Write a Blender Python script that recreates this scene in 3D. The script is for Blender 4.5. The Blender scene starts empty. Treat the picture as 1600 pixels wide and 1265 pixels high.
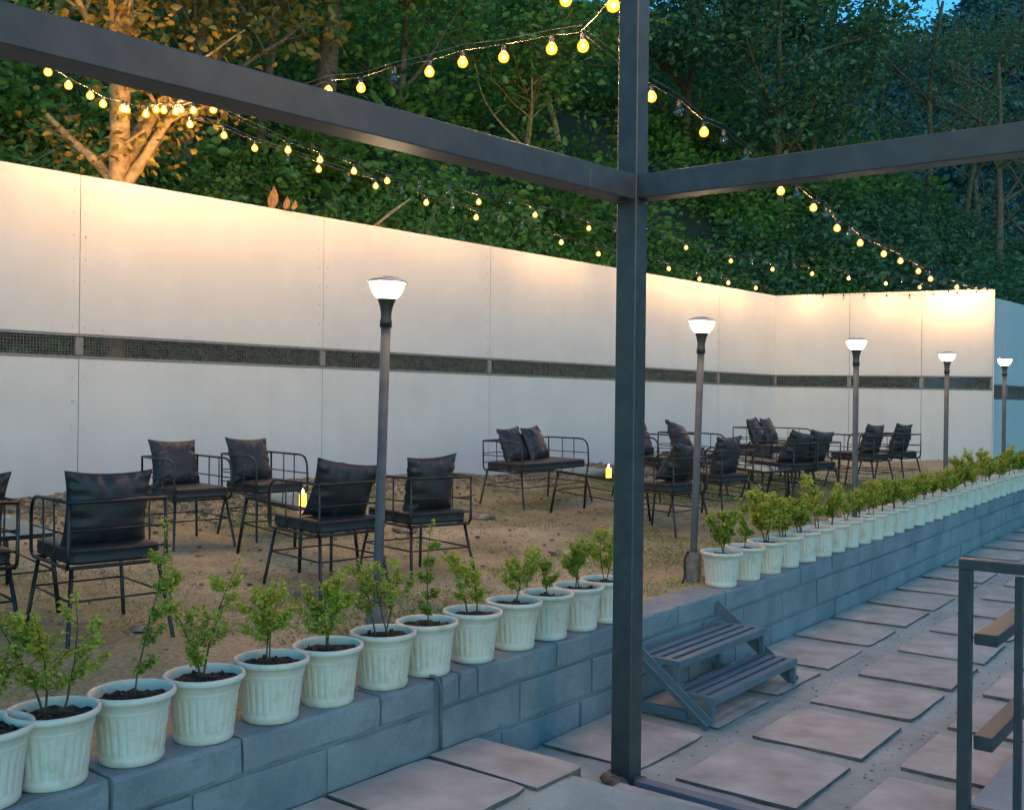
import bpy, math, random
import numpy as np
from mathutils import Vector, Matrix
R = math.radians
rng = np.random.default_rng(7)
random.seed(7)
scene = bpy.context.scene
COL = scene.collection

# ------------------------------------------------------------------ camera
F = 1600.0
CAMH = 1.35
cam_d = bpy.data.cameras.new('camera'); cam = bpy.data.objects.new('camera', cam_d); COL.objects.link(cam)
cam_d.sensor_width = 36; cam_d.lens = 36 * F / 1600; cam_d.clip_end = 2000; cam_d.clip_start = 0.05
CM = Matrix.Translation((0, 0, CAMH)) @ Matrix.Rotation(R(90), 4, 'X') @ Matrix.Rotation(0.011, 4, 'Z')
cam.matrix_world = CM
scene.camera = cam
C3 = CM.to_3x3()

def ray(px, py):
    return C3 @ Vector(((px - 800) / F, -(py - 632.5) / F, -1))
def at(px, py, Y):          # real point at depth Y
    d = ray(px, py); k = Y / d.y
    return Vector((d.x * k, Y, CAMH + d.z * k))

# ------------------------------------------------------------------ layout frames
US = np.array([.614, .789]); VS = np.array([.789, -.614]); O = np.array([-1.445, 3.67])
def ST(s, t):               # along the block wall / out from its face
    p = O + US * s + VS * t
    return float(p[0]), float(p[1])
def toST(x, y):
    dx = x - O[0]; dy = y - O[1]
    return dx * US[0] + dy * US[1], dx * VS[0] + dy * VS[1]
def cz(s):
    return np.interp(s, [-10, 5.5, 9.3, 14.2, 20, 30], [0, 0, .04, .144, .2, .24])
K = .85
EW = np.array([.681, .732]); NW = np.array([-.732, .681]); W0 = np.array([-5.185, 10.41])
def AD(a, d):
    p = W0 + EW * a + NW * d
    return float(p[0]), float(p[1])
def wallY(px):
    r = (px - 800) / F
    return K * 17.5 / (.93 - r)

_smp = [(-2.5, 6, 0), (-4.5, 6, .02), (-.76, 8, 0), (-1.4, 7.5, 0), (-3, 9.4, .04), (-2.4, 10, .05), (.3, 12.5, .12), (1.6, 10.8, .03),
        (2.3, 11.7, .08), (3.6, 13.4, .11), (4, 13.8, .12), (5.1, 15, .19), (5.8, 15.8, .2), (4, 16.2, .27), (2.4, 13.8, .24), (1.8, 13.3, .2)]
for s_ in np.arange(-6, 26, 1.2):
    x_, y_ = ST(s_, -.15); _smp.append((x_, y_, float(cz(s_))))
for a_ in np.arange(-6, 17, 1.5):
    x_, y_ = AD(a_, 0); _smp.append((x_, y_, .2))
for u_ in np.linspace(0, 1, 4):
    _smp.append((5.65 + u_ * 3.92, 22.07 - u_ * 1.67, .2))
_smp = np.array(_smp)
def gz(x, y):
    x = np.asarray(x, float); y = np.asarray(y, float)
    d2 = (x[..., None] - _smp[:, 0]) ** 2 + (y[..., None] - _smp[:, 1]) ** 2 + .15
    w = 1 / d2 ** 1.6
    return (w * _smp[:, 2]).sum(-1) / w.sum(-1)
def GZ(x, y): return float(gz(x, y))

# ------------------------------------------------------------------ materials
def nodes(name):
    m = bpy.data.materials.new(name); m.use_nodes = True
    nt = m.node_tree; b = nt.nodes['Principled BSDF']
    return m, nt, b
def mat(name, col, rough=.6, metal=0, nscale=8, namt=.25, bump=.0, bscale=60, spec=.5, col2=None, coord='Object', detail=6):
    m, nt, b = nodes(name)
    N = nt.nodes; L = nt.links
    tc = N.new('ShaderNodeTexCoord'); nz = N.new('ShaderNodeTexNoise'); nz.inputs['Scale'].default_value = nscale; nz.inputs['Detail'].default_value = detail
    L.new(tc.outputs[coord], nz.inputs['Vector'])
    cr = N.new('ShaderNodeValToRGB'); c = Vector(col[:3])
    lo = c * (1 - namt); hi = Vector(col2) if col2 else c * (1 + namt)
    cr.color_ramp.elements[0].color = (*lo, 1); cr.color_ramp.elements[1].color = (*hi, 1)
    cr.color_ramp.elements[0].position = .3; cr.color_ramp.elements[1].position = .7
    L.new(nz.outputs['Fac'], cr.inputs['Fac']); L.new(cr.outputs['Color'], b.inputs['Base Color'])
    b.inputs['Roughness'].default_value = rough; b.inputs['Metallic'].default_value = metal
    b.inputs['Specular IOR Level'].default_value = spec
    if bump:
        n2 = N.new('ShaderNodeTexNoise'); n2.inputs['Scale'].default_value = bscale; n2.inputs['Detail'].default_value = 8
        L.new(tc.outputs[coord], n2.inputs['Vector'])
        bp = N.new('ShaderNodeBump'); bp.inputs['Strength'].default_value = bump; bp.inputs['Distance'].default_value = .01
        L.new(n2.outputs['Fac'], bp.inputs['Height']); L.new(bp.outputs['Normal'], b.inputs['Normal'])
    return m
def emis(name, col, st):
    m = bpy.data.materials.new(name); m.use_nodes = True; nt = m.node_tree; nt.nodes.clear()
    e = nt.nodes.new('ShaderNodeEmission'); e.inputs[0].default_value = (*col, 1); e.inputs[1].default_value = st
    o = nt.nodes.new('ShaderNodeOutputMaterial'); nt.links.new(e.outputs[0], o.inputs[0]); return m

M = {}
M['wall'] = mat('white_panel', (.64, .625, .61), .5, nscale=1.3, namt=.035, bump=.06, bscale=9)
def wall_mat():
    m, nt, b = nodes('white_panel'); N = nt.nodes; L = nt.links
    tc = N.new('ShaderNodeTexCoord')
    def nz(scale, vec, det=8, rough=.6):
        mp = N.new('ShaderNodeMapping'); mp.inputs['Scale'].default_value = vec; L.new(tc.outputs['Object'], mp.inputs[0])
        n = N.new('ShaderNodeTexNoise'); n.inputs['Scale'].default_value = scale; n.inputs['Detail'].default_value = det; n.inputs['Roughness'].default_value = rough; L.new(mp.outputs[0], n.inputs['Vector']); return n
    cur = None
    for n, lo, p0, p1 in ((nz(1.0, (5, 5, .5)), (.975, .972, .968), .35, .6), (nz(1.2, (1, 1, 1)), (.92, .915, .91), .3, .62), (nz(26, (1, 1, 1), 4), (.955, .95, .94), .3, .42)):
        cr = N.new('ShaderNodeValToRGB'); cr.color_ramp.elements[0].color = (*lo, 1); cr.color_ramp.elements[1].color = (1, 1, 1, 1)
        cr.color_ramp.elements[0].position = p0; cr.color_ramp.elements[1].position = p1; L.new(n.outputs['Fac'], cr.inputs[0])
        mx = N.new('ShaderNodeMix'); mx.data_type = 'RGBA'; mx.blend_type = 'MULTIPLY'; mx.inputs[0].default_value = 1
        if cur is None: mx.inputs[6].default_value = (.60, .595, .59, 1)
        else: L.new(cur, mx.inputs[6])
        L.new(cr.outputs[0], mx.inputs[7]); cur = mx.outputs[2]
    L.new(cur, b.inputs['Base Color']); b.inputs['Roughness'].default_value = .5
    bp = N.new('ShaderNodeBump'); bp.inputs['Strength'].default_value = .12; bp.inputs['Distance'].default_value = .01
    L.new(nz(60, (1, 1, 1), 6).outputs['Fac'], bp.inputs['Height']); L.new(bp.outputs[0], b.inputs['Normal'])
    return m
M['wall'] = wall_mat()
M['frame'] = mat('grey_steel', (.2, .185, .18), .5, nscale=20, namt=.2)
M['steel'] = mat('painted_charcoal_steel', (.055, .055, .056), .42, nscale=12, namt=.22, bump=.12, bscale=220, spec=.5)
M['stepsteel'] = mat('blue_grey_steel', (.115, .165, .2), .42, nscale=9, namt=.12, bump=.1, bscale=150)
M['black'] = mat('black_powder_coat', (.012, .012, .013), .35, nscale=20, namt=.2)
M['leather'] = mat('black_leatherette', (.02, .022, .026), .47, nscale=5, namt=.2, bump=.3, bscale=28, spec=.45)
M['lamp_pole'] = mat('grey_lamp_paint', (.08, .082, .09), .65, nscale=12, namt=.25)
M['lamp_neck'] = mat('dark_plastic', (.03, .03, .03), .45)
M['cap'] = mat('lamp_cap', (.35, .33, .3), .35, nscale=30, namt=.5)
M['base'] = mat('stained_concrete', (.17, .155, .14), .8, nscale=18, namt=.35, bump=.3)
M['tile'] = mat('red_sandstone', (.50, .415, .34), .8, nscale=4.5, namt=.22, bump=.5, bscale=70, detail=12, coord='Object', col2=(.62, .53, .44))
M['soil'] = mat('potting_soil', (.05, .032, .02), .95, nscale=60, namt=.5, bump=.8, bscale=90)
M['bark'] = mat('bark', (.16, .11, .07), .9, nscale=14, namt=.5, bump=.9, bscale=22)
M['palebark'] = mat('pale_bark', (.42, .26, .11), .85, nscale=11, namt=.55, bump=.9, bscale=18)
M['stem'] = mat('green_brown_stem', (.1, .08, .035), .8, nscale=30)
M['cable'] = mat('black_cable', (.015, .015, .015), .5)
M['wire'] = mat('steel_wire', (.3, .3, .3), .35, metal=.8)
M['conduit'] = mat('grey_conduit', (.12, .13, .14), .5)
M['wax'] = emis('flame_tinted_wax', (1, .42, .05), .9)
M['flame'] = emis('flame', (1, .55, .12), 18)
M['blue'] = mat('blue_tarp', (.03, .22, .33), .5, nscale=5, namt=.35)
M['tarpwhite'] = mat('white_print', (.6, .65, .68), .5)
M['rock'] = mat('rubble', (.2, .13, .075), .9, nscale=7, namt=.6, bump=.5, col2=(.42, .33, .23))
M['deadwood'] = mat('dry_wood', (.3, .22, .13), .8, nscale=10, namt=.3)
M['mortarlump'] = mat('rough_mortar', (.22, .17, .12), .95, nscale=25, namt=.4, bump=1, bscale=45)

def dirt_mat():
    m, nt, b = nodes('dry_dirt'); N = nt.nodes; L = nt.links
    tc = N.new('ShaderNodeTexCoord')
    def noise(sc, det=8):
        n = N.new('ShaderNodeTexNoise'); n.inputs['Scale'].default_value = sc; n.inputs['Detail'].default_value = det; n.inputs['Roughness'].default_value = .65
        L.new(tc.outputs['Object'], n.inputs['Vector']); return n
    def ramp(a, b_, p0=.35, p1=.65):
        r = N.new('ShaderNodeValToRGB'); r.color_ramp.elements[0].color = (*a, 1); r.color_ramp.elements[1].color = (*b_, 1)
        r.color_ramp.elements[0].position = p0; r.color_ramp.elements[1].position = p1; return r
    n1 = noise(.9); n2 = noise(30); n3 = noise(.55)
    r1 = ramp((.32, .25, .14), (.56, .46, .28)); L.new(n1.outputs['Fac'], r1.inputs['Fac'])
    r2 = ramp((.5, .48, .45), (1.3, 1.25, 1.2), .3, .7); L.new(n2.outputs['Fac'], r2.inputs['Fac'])
    mx = N.new('ShaderNodeMix'); mx.data_type = 'RGBA'; mx.blend_type = 'MULTIPLY'; mx.inputs[0].default_value = 1
    L.new(r1.outputs[0], mx.inputs[6]); L.new(r2.outputs[0], mx.inputs[7])
    r3 = ramp((0, 0, 0), (1, 1, 1), .44, .6); L.new(n3.outputs['Fac'], r3.inputs['Fac'])
    g = ramp((.17, .15, .05), (.32, .28, .12), .3, .7); L.new(n2.outputs['Fac'], g.inputs['Fac'])
    m2 = N.new('ShaderNodeMix'); m2.data_type = 'RGBA'
    sc = N.new('ShaderNodeMath'); sc.operation = 'MULTIPLY'; sc.inputs[1].default_value = .7
    L.new(r3.outputs[0], sc.inputs[0]); L.new(sc.outputs[0], m2.inputs[0]); L.new(mx.outputs[2], m2.inputs[6]); L.new(g.outputs[0], m2.inputs[7])
    L.new(m2.outputs[2], b.inputs['Base Color']); b.inputs['Roughness'].default_value = .95
    bp = N.new('ShaderNodeBump'); bp.inputs['Strength'].default_value = .9; bp.inputs['Distance'].default_value = .02
    n4 = noise(22, 10); L.new(n4.outputs['Fac'], bp.inputs['Height']); L.new(bp.outputs[0], b.inputs['Normal'])
    return m
M['dirt'] = dirt_mat()

def concrete_mat(name, c1, c2, stain, bump=.5):
    m, nt, b = nodes(name); N = nt.nodes; L = nt.links
    tc = N.new('ShaderNodeTexCoord')
    def noise(sc, det=8, rough=.6):
        n = N.new('ShaderNodeTexNoise'); n.inputs['Scale'].default_value = sc; n.inputs['Detail'].default_value = det; n.inputs['Roughness'].default_value = rough
        L.new(tc.outputs['Object'], n.inputs['Vector']); return n
    n1 = noise(2.2); r1 = N.new('ShaderNodeValToRGB'); r1.color_ramp.elements[0].color = (*c1, 1); r1.color_ramp.elements[1].color = (*c2, 1)
    r1.color_ramp.elements[0].position = .35; r1.color_ramp.elements[1].position = .65; L.new(n1.outputs['Fac'], r1.inputs['Fac'])
    n2 = noise(11, 10, .75); r2 = N.new('ShaderNodeValToRGB'); r2.color_ramp.elements[0].position = .56; r2.color_ramp.elements[1].position = .72
    L.new(n2.outputs['Fac'], r2.inputs['Fac'])
    mx = N.new('ShaderNodeMix'); mx.data_type = 'RGBA'; mu = N.new('ShaderNodeMath'); mu.operation = 'MULTIPLY'; mu.inputs[1].default_value = .55
    L.new(r2.outputs[0], mu.inputs[0]); L.new(mu.outputs[0], mx.inputs[0]); L.new(r1.outputs[0], mx.inputs[6]); mx.inputs[7].default_value = (*stain, 1)
    n3 = noise(70, 6); r3 = N.new('ShaderNodeValToRGB'); r3.color_ramp.elements[0].color = (.72, .72, .72, 1); r3.color_ramp.elements[1].color = (1.2, 1.2, 1.2, 1)
    L.new(n3.outputs['Fac'], r3.inputs['Fac'])
    m3 = N.new('ShaderNodeMix'); m3.data_type = 'RGBA'; m3.blend_type = 'MULTIPLY'; m3.inputs[0].default_value = 1
    L.new(mx.outputs[2], m3.inputs[6]); L.new(r3.outputs[0], m3.inputs[7]); L.new(m3.outputs[2], b.inputs['Base Color'])
    b.inputs['Roughness'].default_value = .85
    bp = N.new('ShaderNodeBump'); bp.inputs['Strength'].default_value = bump; bp.inputs['Distance'].default_value = .006
    n4 = noise(45, 10); L.new(n4.outputs['Fac'], bp.inputs['Height']); L.new(bp.outputs[0], b.inputs['Normal'])
    return m
M['block'] = concrete_mat('concrete_block', (.19, .22, .24), (.30, .325, .335), (.15, .13, .105), 1.0)
M['cement'] = concrete_mat('cement_path', (.33, .34, .28), (.47, .475, .40), (.26, .24, .17), .8)
M['slab'] = concrete_mat('pale_slab', (.3, .31, .31), (.38, .39, .38), (.24, .23, .2))

def pot_mat():
    m, nt, b = nodes('white_plastic_pot'); N = nt.nodes; L = nt.links
    tc = N.new('ShaderNodeTexCoord'); oi = N.new('ShaderNodeObjectInfo')
    ad = N.new('ShaderNodeVectorMath'); ad.operation = 'ADD'; sc = N.new('ShaderNodeMath'); sc.operation = 'MULTIPLY'; sc.inputs[1].default_value = 37
    L.new(oi.outputs['Random'], sc.inputs[0]); cb = N.new('ShaderNodeCombineXYZ'); L.new(sc.outputs[0], cb.inputs[0]); L.new(sc.outputs[0], cb.inputs[1])
    L.new(tc.outputs['Object'], ad.inputs[0]); L.new(cb.outputs[0], ad.inputs[1])
    n = N.new('ShaderNodeTexNoise'); n.inputs['Scale'].default_value = 9; n.inputs['Detail'].default_value = 9; n.inputs['Roughness'].default_value = .7; L.new(ad.outputs[0], n.inputs['Vector'])
    r = N.new('ShaderNodeValToRGB'); r.color_ramp.elements[0].position = .5; r.color_ramp.elements[1].position = .8
    r.color_ramp.elements[0].color = (.74, .68, .56, 1); r.color_ramp.elements[1].color = (.47, .41, .25, 1)
    L.new(n.outputs['Fac'], r.inputs['Fac']); L.new(r.outputs[0], b.inputs['Base Color']); b.inputs['Roughness'].default_value = .5
    return m
M['pot'] = pot_mat()

def leaf_mat(name, cols, trans=.3, rough=.45):
    m = bpy.data.materials.new(name); m.use_nodes = True; nt = m.node_tree; N = nt.nodes; L = nt.links
    b = N['Principled BSDF']; out = N['Material Output']
    a = N.new('ShaderNodeAttribute'); a.attribute_name = 'tint'
    r = N.new('ShaderNodeValToRGB'); e = r.color_ramp.elements
    e[0].color = (*cols[0], 1); e[0].position = 0; e[1].color = (*cols[-1], 1); e[1].position = 1
    for i in range(1, len(cols) - 1):
        q = e.new(i / (len(cols) - 1)); q.color = (*cols[i], 1)
    L.new(a.outputs['Fac'], r.inputs['Fac']); L.new(r.outputs[0], b.inputs['Base Color']); b.inputs['Roughness'].default_value = rough
    t = N.new('ShaderNodeBsdfTranslucent'); L.new(r.outputs[0], t.inputs[0])
    mx = N.new('ShaderNodeMixShader'); mx.inputs[0].default_value = trans
    L.new(b.outputs[0], mx.inputs[1]); L.new(t.outputs[0], mx.inputs[2]); L.new(mx.outputs[0], out.inputs[0])
    return m
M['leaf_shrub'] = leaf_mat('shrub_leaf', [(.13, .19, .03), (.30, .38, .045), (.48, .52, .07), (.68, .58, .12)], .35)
M['leaf_hill'] = leaf_mat('hill_leaf', [(.055, .11, .025), (.13, .26, .05), (.24, .40, .075), (.42, .42, .1)], .4)
M['leaf_dry'] = leaf_mat('dry_leaf', [(.1, .07, .015), (.26, .17, .03), (.42, .29, .05), (.2, .25, .05)], .3)
M['leaf_dark'] = leaf_mat('dark_leaf', [(.035, .085, .045), (.085, .18, .08), (.15, .28, .11), (.24, .32, .12)], .35)
M['greengrass'] = leaf_mat('green_grass_blade', [(.2, .22, .07), (.2, .26, .06), (.14, .24, .05), (.3, .28, .11)], .3)
M['grassblade'] = leaf_mat('grass_blade', [(.3, .23, .11), (.24, .24, .08), (.16, .24, .06), (.4, .33, .17)], .3)

def glass_mat():
    m = bpy.data.materials.new('table_glass'); m.use_nodes = True; nt = m.node_tree; N = nt.nodes; L = nt.links; N.clear()
    t = N.new('ShaderNodeBsdfTransparent'); t.inputs[0].default_value = (.72, .85, .8, 1)
    g = N.new('ShaderNodeBsdfGlossy'); g.inputs['Roughness'].default_value = .06; g.inputs[0].default_value = (.9, .95, .95, 1)
    f = N.new('ShaderNodeFresnel'); f.inputs[0].default_value = 1.7
    mx = N.new('ShaderNodeMixShader'); o = N.new('ShaderNodeOutputMaterial')
    L.new(f.outputs[0], mx.inputs[0]); L.new(t.outputs[0], mx.inputs[1]); L.new(g.outputs[0], mx.inputs[2]); L.new(mx.outputs[0], o.inputs[0])
    return m
M['glass'] = glass_mat()
def clear_glass():
    m = bpy.data.materials.new('clear_glass'); m.use_nodes = True; nt = m.node_tree; N = nt.nodes; L = nt.links; N.clear()
    t = N.new('ShaderNodeBsdfTransparent'); t.inputs[0].default_value = (.93, .93, .93, 1)
    g = N.new('ShaderNodeBsdfGlossy'); g.inputs['Roughness'].default_value = .03
    f = N.new('ShaderNodeValue'); f.outputs[0].default_value = .1
    mx = N.new('ShaderNodeMixShader'); o = N.new('ShaderNodeOutputMaterial')
    L.new(f.outputs[0], mx.inputs[0]); L.new(t.outputs[0], mx.inputs[1]); L.new(g.outputs[0], mx.inputs[2]); L.new(mx.outputs[0], o.inputs[0])
    return m
M['clear'] = clear_glass()
def bulb_glow():
    m = bpy.data.materials.new('lit_bulb_glass'); m.use_nodes = True; nt = m.node_tree; N = nt.nodes; L = nt.links; N.clear()
    lw = N.new('ShaderNodeLayerWeight'); lw.inputs[0].default_value = .35
    r = N.new('ShaderNodeValToRGB'); e = r.color_ramp.elements
    e[0].position = .05; e[0].color = (1, .34, .02, 1); e[1].position = .75; e[1].color = (.5, .13, .004, 1)
    em = N.new('ShaderNodeEmission'); em.inputs[1].default_value = .55
    t = N.new('ShaderNodeBsdfTransparent'); mx = N.new('ShaderNodeMixShader'); mx.inputs[0].default_value = .45; o = N.new('ShaderNodeOutputMaterial')
    L.new(lw.outputs['Facing'], r.inputs[0]); L.new(r.outputs[0], em.inputs[0]); ad = N.new('ShaderNodeAddShader'); L.new(t.outputs[0], ad.inputs[0]); L.new(em.outputs[0], ad.inputs[1]); L.new(ad.outputs[0], o.inputs[0])
    return m
M['bulbglow'] = bulb_glow()
M['filament'] = emis('filament', (1, .53, .20), 640)
def lamp_glow():
    m = bpy.data.materials.new('lamp_diffuser'); m.use_nodes = True; nt = m.node_tree; N = nt.nodes; L = nt.links; N.clear()
    lw = N.new('ShaderNodeLayerWeight'); lw.inputs[0].default_value = .4
    rp = N.new('ShaderNodeValToRGB'); e = rp.color_ramp.elements
    e[0].position = .3; e[0].color = (1, .72, .42, 1); e[1].position = .85; e[1].color = (.16, .075, .016, 1)
    em = N.new('ShaderNodeEmission'); em.inputs[1].default_value = 11; o = N.new('ShaderNodeOutputMaterial')
    L.new(lw.outputs['Facing'], rp.inputs[0]); L.new(rp.outputs[0], em.inputs[0]); L.new(em.outputs[0], o.inputs[0]); return m
M['lampglow'] = lamp_glow()

# ------------------------------------------------------------------ mesh helpers
class MB:
    def __init__(s): s.v = []; s.f = []
    def add(s, vs, fs):
        o = len(s.v); s.v += [tuple(v) for v in vs]; s.f += [tuple(i + o for i in f) for f in fs]
    def box(s, c, size, M3=None):
        x, y, z = [q / 2 for q in size]; c = Vector(c)
        vs = [Vector(p) for p in ((-x, -y, -z), (x, -y, -z), (x, y, -z), (-x, y, -z), (-x, -y, z), (x, -y, z), (x, y, z), (-x, y, z))]
        if M3 is not None: vs = [M3 @ v for v in vs]
        s.add([v + c for v in vs], [(0, 3, 2, 1), (4, 5, 6, 7), (0, 1, 5, 4), (1, 2, 6, 5), (2, 3, 7, 6), (3, 0, 4, 7)])
    def cbox(s, c, size, b=.004, M3=None):   # chamfered box
        x, y, z = [q / 2 for q in size]; c = Vector(c); vs = []; b = min(b, x * .45, y * .45, z * .45)
        idx = {}
        for i, sx in enumerate((-1, 1)):
            for j, sy in enumerate((-1, 1)):
                for k, sz in enumerate((-1, 1)):
                    for ax in range(3):
                        p = [sx * (x - b), sy * (y - b), sz * (z - b)]
                        p[ax] = (sx * x, sy * y, sz * z)[ax]
                        idx[(i, j, k, ax)] = len(vs); vs.append(Vector(p))
        fs = []
        I = lambda i, j, k, a: idx[(i, j, k, a)]
        fs += [(I(0,0,0,0), I(0,0,1,0), I(0,1,1,0), I(0,1,0,0)), (I(1,0,0,0), I(1,1,0,0), I(1,1,1,0), I(1,0,1,0))]
        fs += [(I(0,0,0,1), I(1,0,0,1), I(1,0,1,1), I(0,0,1,1)), (I(0,1,0,1), I(0,1,1,1), I(1,1,1,1), I(1,1,0,1))]
        fs += [(I(0,0,0,2), I(0,1,0,2), I(1,1,0,2), I(1,0,0,2)), (I(0,0,1,2), I(1,0,1,2), I(1,1,1,2), I(0,1,1,2))]
        for i in (0, 1):
            for j in (0, 1): fs.append((I(i,j,0,0), I(i,j,1,0), I(i,j,1,1), I(i,j,0,1)))
            for k in (0, 1): fs.append((I(i,0,k,0), I(i,1,k,0), I(i,1,k,2), I(i,0,k,2)))
        for j in (0, 1):
            for k in (0, 1): fs.append((I(0,j,k,1), I(1,j,k,1), I(1,j,k,2), I(0,j,k,2)))
        for i in (0, 1):
            for j in (0, 1):
                for k in (0, 1): fs.append((I(i,j,k,0), I(i,j,k,1), I(i,j,k,2)))
        if M3 is not None: vs = [M3 @ v for v in vs]
        s.add([v + c for v in vs], fs)
    def tube(s, pts, r, n=8, caps=True, closed=False):
        pts = [Vector(p) for p in pts]; m = len(pts)
        rs = r if isinstance(r, (list, tuple)) else [r] * m
        up = None; vs = []; fs = []
        for i, p in enumerate(pts):
            if closed: t = (pts[(i + 1) % m] - pts[i - 1])
            else: t = (pts[min(i + 1, m - 1)] - pts[max(i - 1, 0)])
            t = t.normalized() if t.length > 1e-9 else Vector((0, 0, 1))
            if up is None:
                up = Vector((0, 0, 1)) if abs(t.z) < .9 else Vector((1, 0, 0))
            b = t.cross(up)
            if b.length < 1e-6: b = t.cross(Vector((1, .3, .2)))
            b.normalize(); up = b.cross(t).normalized()
            for k in range(n):
                a = 2 * math.pi * k / n
                vs.append(p + (b * math.cos(a) + up * math.sin(a)) * rs[i])
        for i in range(m if closed else m - 1):
            j = (i + 1) % m
            for k in range(n):
                k2 = (k + 1) % n
                fs.append((i * n + k, i * n + k2, j * n + k2, j * n + k))
        if caps and not closed:
            fs.append(tuple(range(n))[::-1]); fs.append(tuple((m - 1) * n + k for k in range(n)))
        s.add(vs, fs)
    def lathe(s, prof, n=32, c=(0, 0, 0), rf=None):
        vs = []; fs = []; m = len(prof)
        for i, (r, z) in enumerate(prof):
            for k in range(n):
                a = 2 * math.pi * k / n; rr = r + (rf(i, a) if rf else 0)
                vs.append((c[0] + rr * math.cos(a), c[1] + rr * math.sin(a), c[2] + z))
        for i in range(m - 1):
            for k in range(n):
                k2 = (k + 1) % n; fs.append((i * n + k, i * n + k2, (i + 1) * n + k2, (i + 1) * n + k))
        s.add(vs, fs)
    def build(s, name, m, parent=None, smooth=False, loc=None):
        me = bpy.data.meshes.new(name); me.from_pydata(s.v, [], s.f); me.update()
        if smooth: me.polygons.foreach_set('use_smooth', [True] * len(me.polygons))
        me.materials.append(m)
        return link(name, me, parent, loc)
def link(name, me, parent=None, loc=None):
    o = bpy.data.objects.new(name, me); COL.objects.link(o)
    if parent: o.parent = parent
    if loc is not None: o.location = loc
    return o
def npmesh(name, V, Fq, m, tint=None, smooth=False, parent=None):
    """V (n,3) float, Fq (k,c) int faces of equal size"""
    me = bpy.data.meshes.new(name); n = len(V); k, c = Fq.shape
    me.vertices.add(n); me.vertices.foreach_set('co', V.astype(np.float32).ravel())
    me.loops.add(k * c); me.loops.foreach_set('vertex_index', Fq.astype(np.int32).ravel())
    me.polygons.add(k); me.polygons.foreach_set('loop_start', np.arange(0, k * c, c, dtype=np.int32))
    try: me.polygons.foreach_set('loop_total', np.full(k, c, dtype=np.int32))
    except Exception: pass
    me.update(calc_edges=True)
    if smooth: me.polygons.foreach_set('use_smooth', np.ones(k, bool))
    if tint is not None:
        a = me.attributes.new('tint', 'FLOAT', 'POINT'); a.data.foreach_set('value', tint.astype(np.float32))
    me.materials.append(m)
    return link(name, me, parent)
def fillet(pts, rad, n=5, closed=False):
    pts = [Vector(p) for p in pts]; out = []; m = len(pts)
    for i, p in enumerate(pts):
        if not closed and i in (0, m - 1): out.append(p); continue
        a = pts[i - 1]; b = pts[(i + 1) % m]; r = rad[i] if isinstance(rad, (list, tuple)) else rad
        if r <= 0: out.append(p); continue
        d1 = (a - p); d2 = (b - p); r1 = min(r, d1.length * .49); r2 = min(r, d2.length * .49)
        p1 = p + d1.normalized() * r1; p2 = p + d2.normalized() * r2
        for k in range(n + 1):
            t = k / n; out.append(p1 * (1 - t) ** 2 + p * 2 * t * (1 - t) + p2 * t * t)
    return out
def tag(o, label=None, cat=None, group=None, kind=None):
    if label: o['label'] = label
    if cat: o['category'] = cat
    if group: o['group'] = group
    if kind: o['kind'] = kind
    return o
def thing(name, loc, rz=0, label=None, cat=None, group=None):
    o = bpy.data.objects.new(name, None); o.empty_display_size = .1; COL.objects.link(o)
    o.location = loc; o.rotation_euler = (0, 0, rz); return tag(o, label, cat, group)
def copy_tree(o, parent=None):
    c = o.copy(); COL.objects.link(c)
    if parent: c.parent = parent
    for ch in list(o.children): copy_tree(ch, c)
    return c

# leaves: folded leaf of 6 verts / 2 quads
def leaf_arrays(cen, size, aspect=.5, droop=.3, seed=0, up=.4):
    g = np.random.default_rng(seed); n = len(cen)
    size = np.broadcast_to(np.asarray(size, float), (n,))
    d = g.normal(size=(n, 3)); d[:, 2] = d[:, 2] * .5 - droop * .3; d /= np.linalg.norm(d, axis=1)[:, None]
    w = g.normal(size=(n, 3)); w[:, 2] += up; nrm = w - (w * d).sum(1)[:, None] * d; nrm /= np.linalg.norm(nrm, axis=1)[:, None] + 1e-9
    sd = np.cross(d, nrm); L = size[:, None]; Wd = L * aspect * .5
    base = cen; tip = cen + d * L - nrm * L * .12; fold = nrm * Wd * .35
    m1 = cen + d * L * .33; m2 = cen + d * L * .7
    V = np.stack([base, m1 + sd * Wd + fold, m2 + sd * Wd * .8 + fold, tip, m2 - sd * Wd * .8 + fold, m1 - sd * Wd + fold], 1)
    idx = np.arange(n)[:, None] * 6
    Fq = np.concatenate([idx + np.array([[0, 1, 2, 3]]), idx + np.array([[0, 3, 4, 5]])], 0)
    return V.reshape(-1, 3), Fq

exec_parts = []
# ------------------------------------------------------------------ ground and path (setting)
def grid_mesh(name, us, vs, fn, m, smooth=True):
    U, Vv = np.meshgrid(us, vs, indexing='ij'); X, Y, Z = fn(U, Vv)
    V = np.stack([X, Y, Z], -1).reshape(-1, 3); nu, nv = len(us), len(vs)
    i = np.arange(nu - 1)[:, None] * nv + np.arange(nv - 1)[None]; i = i.ravel()
    Fq = np.stack([i, i + 1, i + nv + 1, i + nv], 1)
    return npmesh(name, V, Fq, m, smooth=smooth)
def vnoise(x, y, sc, seed):
    g = np.random.default_rng(seed); T = g.random((128, 128))
    x = np.asarray(x) * sc + 1000; y = np.asarray(y) * sc + 1000
    xi = np.floor(x).astype(int); yi = np.floor(y).astype(int); fx = x - xi; fy = y - yi
    fx = fx * fx * (3 - 2 * fx); fy = fy * fy * (3 - 2 * fy)
    t = lambda a, b: T[a % 128, b % 128]
    return (t(xi, yi) * (1 - fx) + t(xi + 1, yi) * fx) * (1 - fy) + (t(xi, yi + 1) * (1 - fx) + t(xi + 1, yi + 1) * fx) * fy - .5
W2A = np.array([5.65, 22.07]); W2B = np.array([9.57, 20.40])
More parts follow.
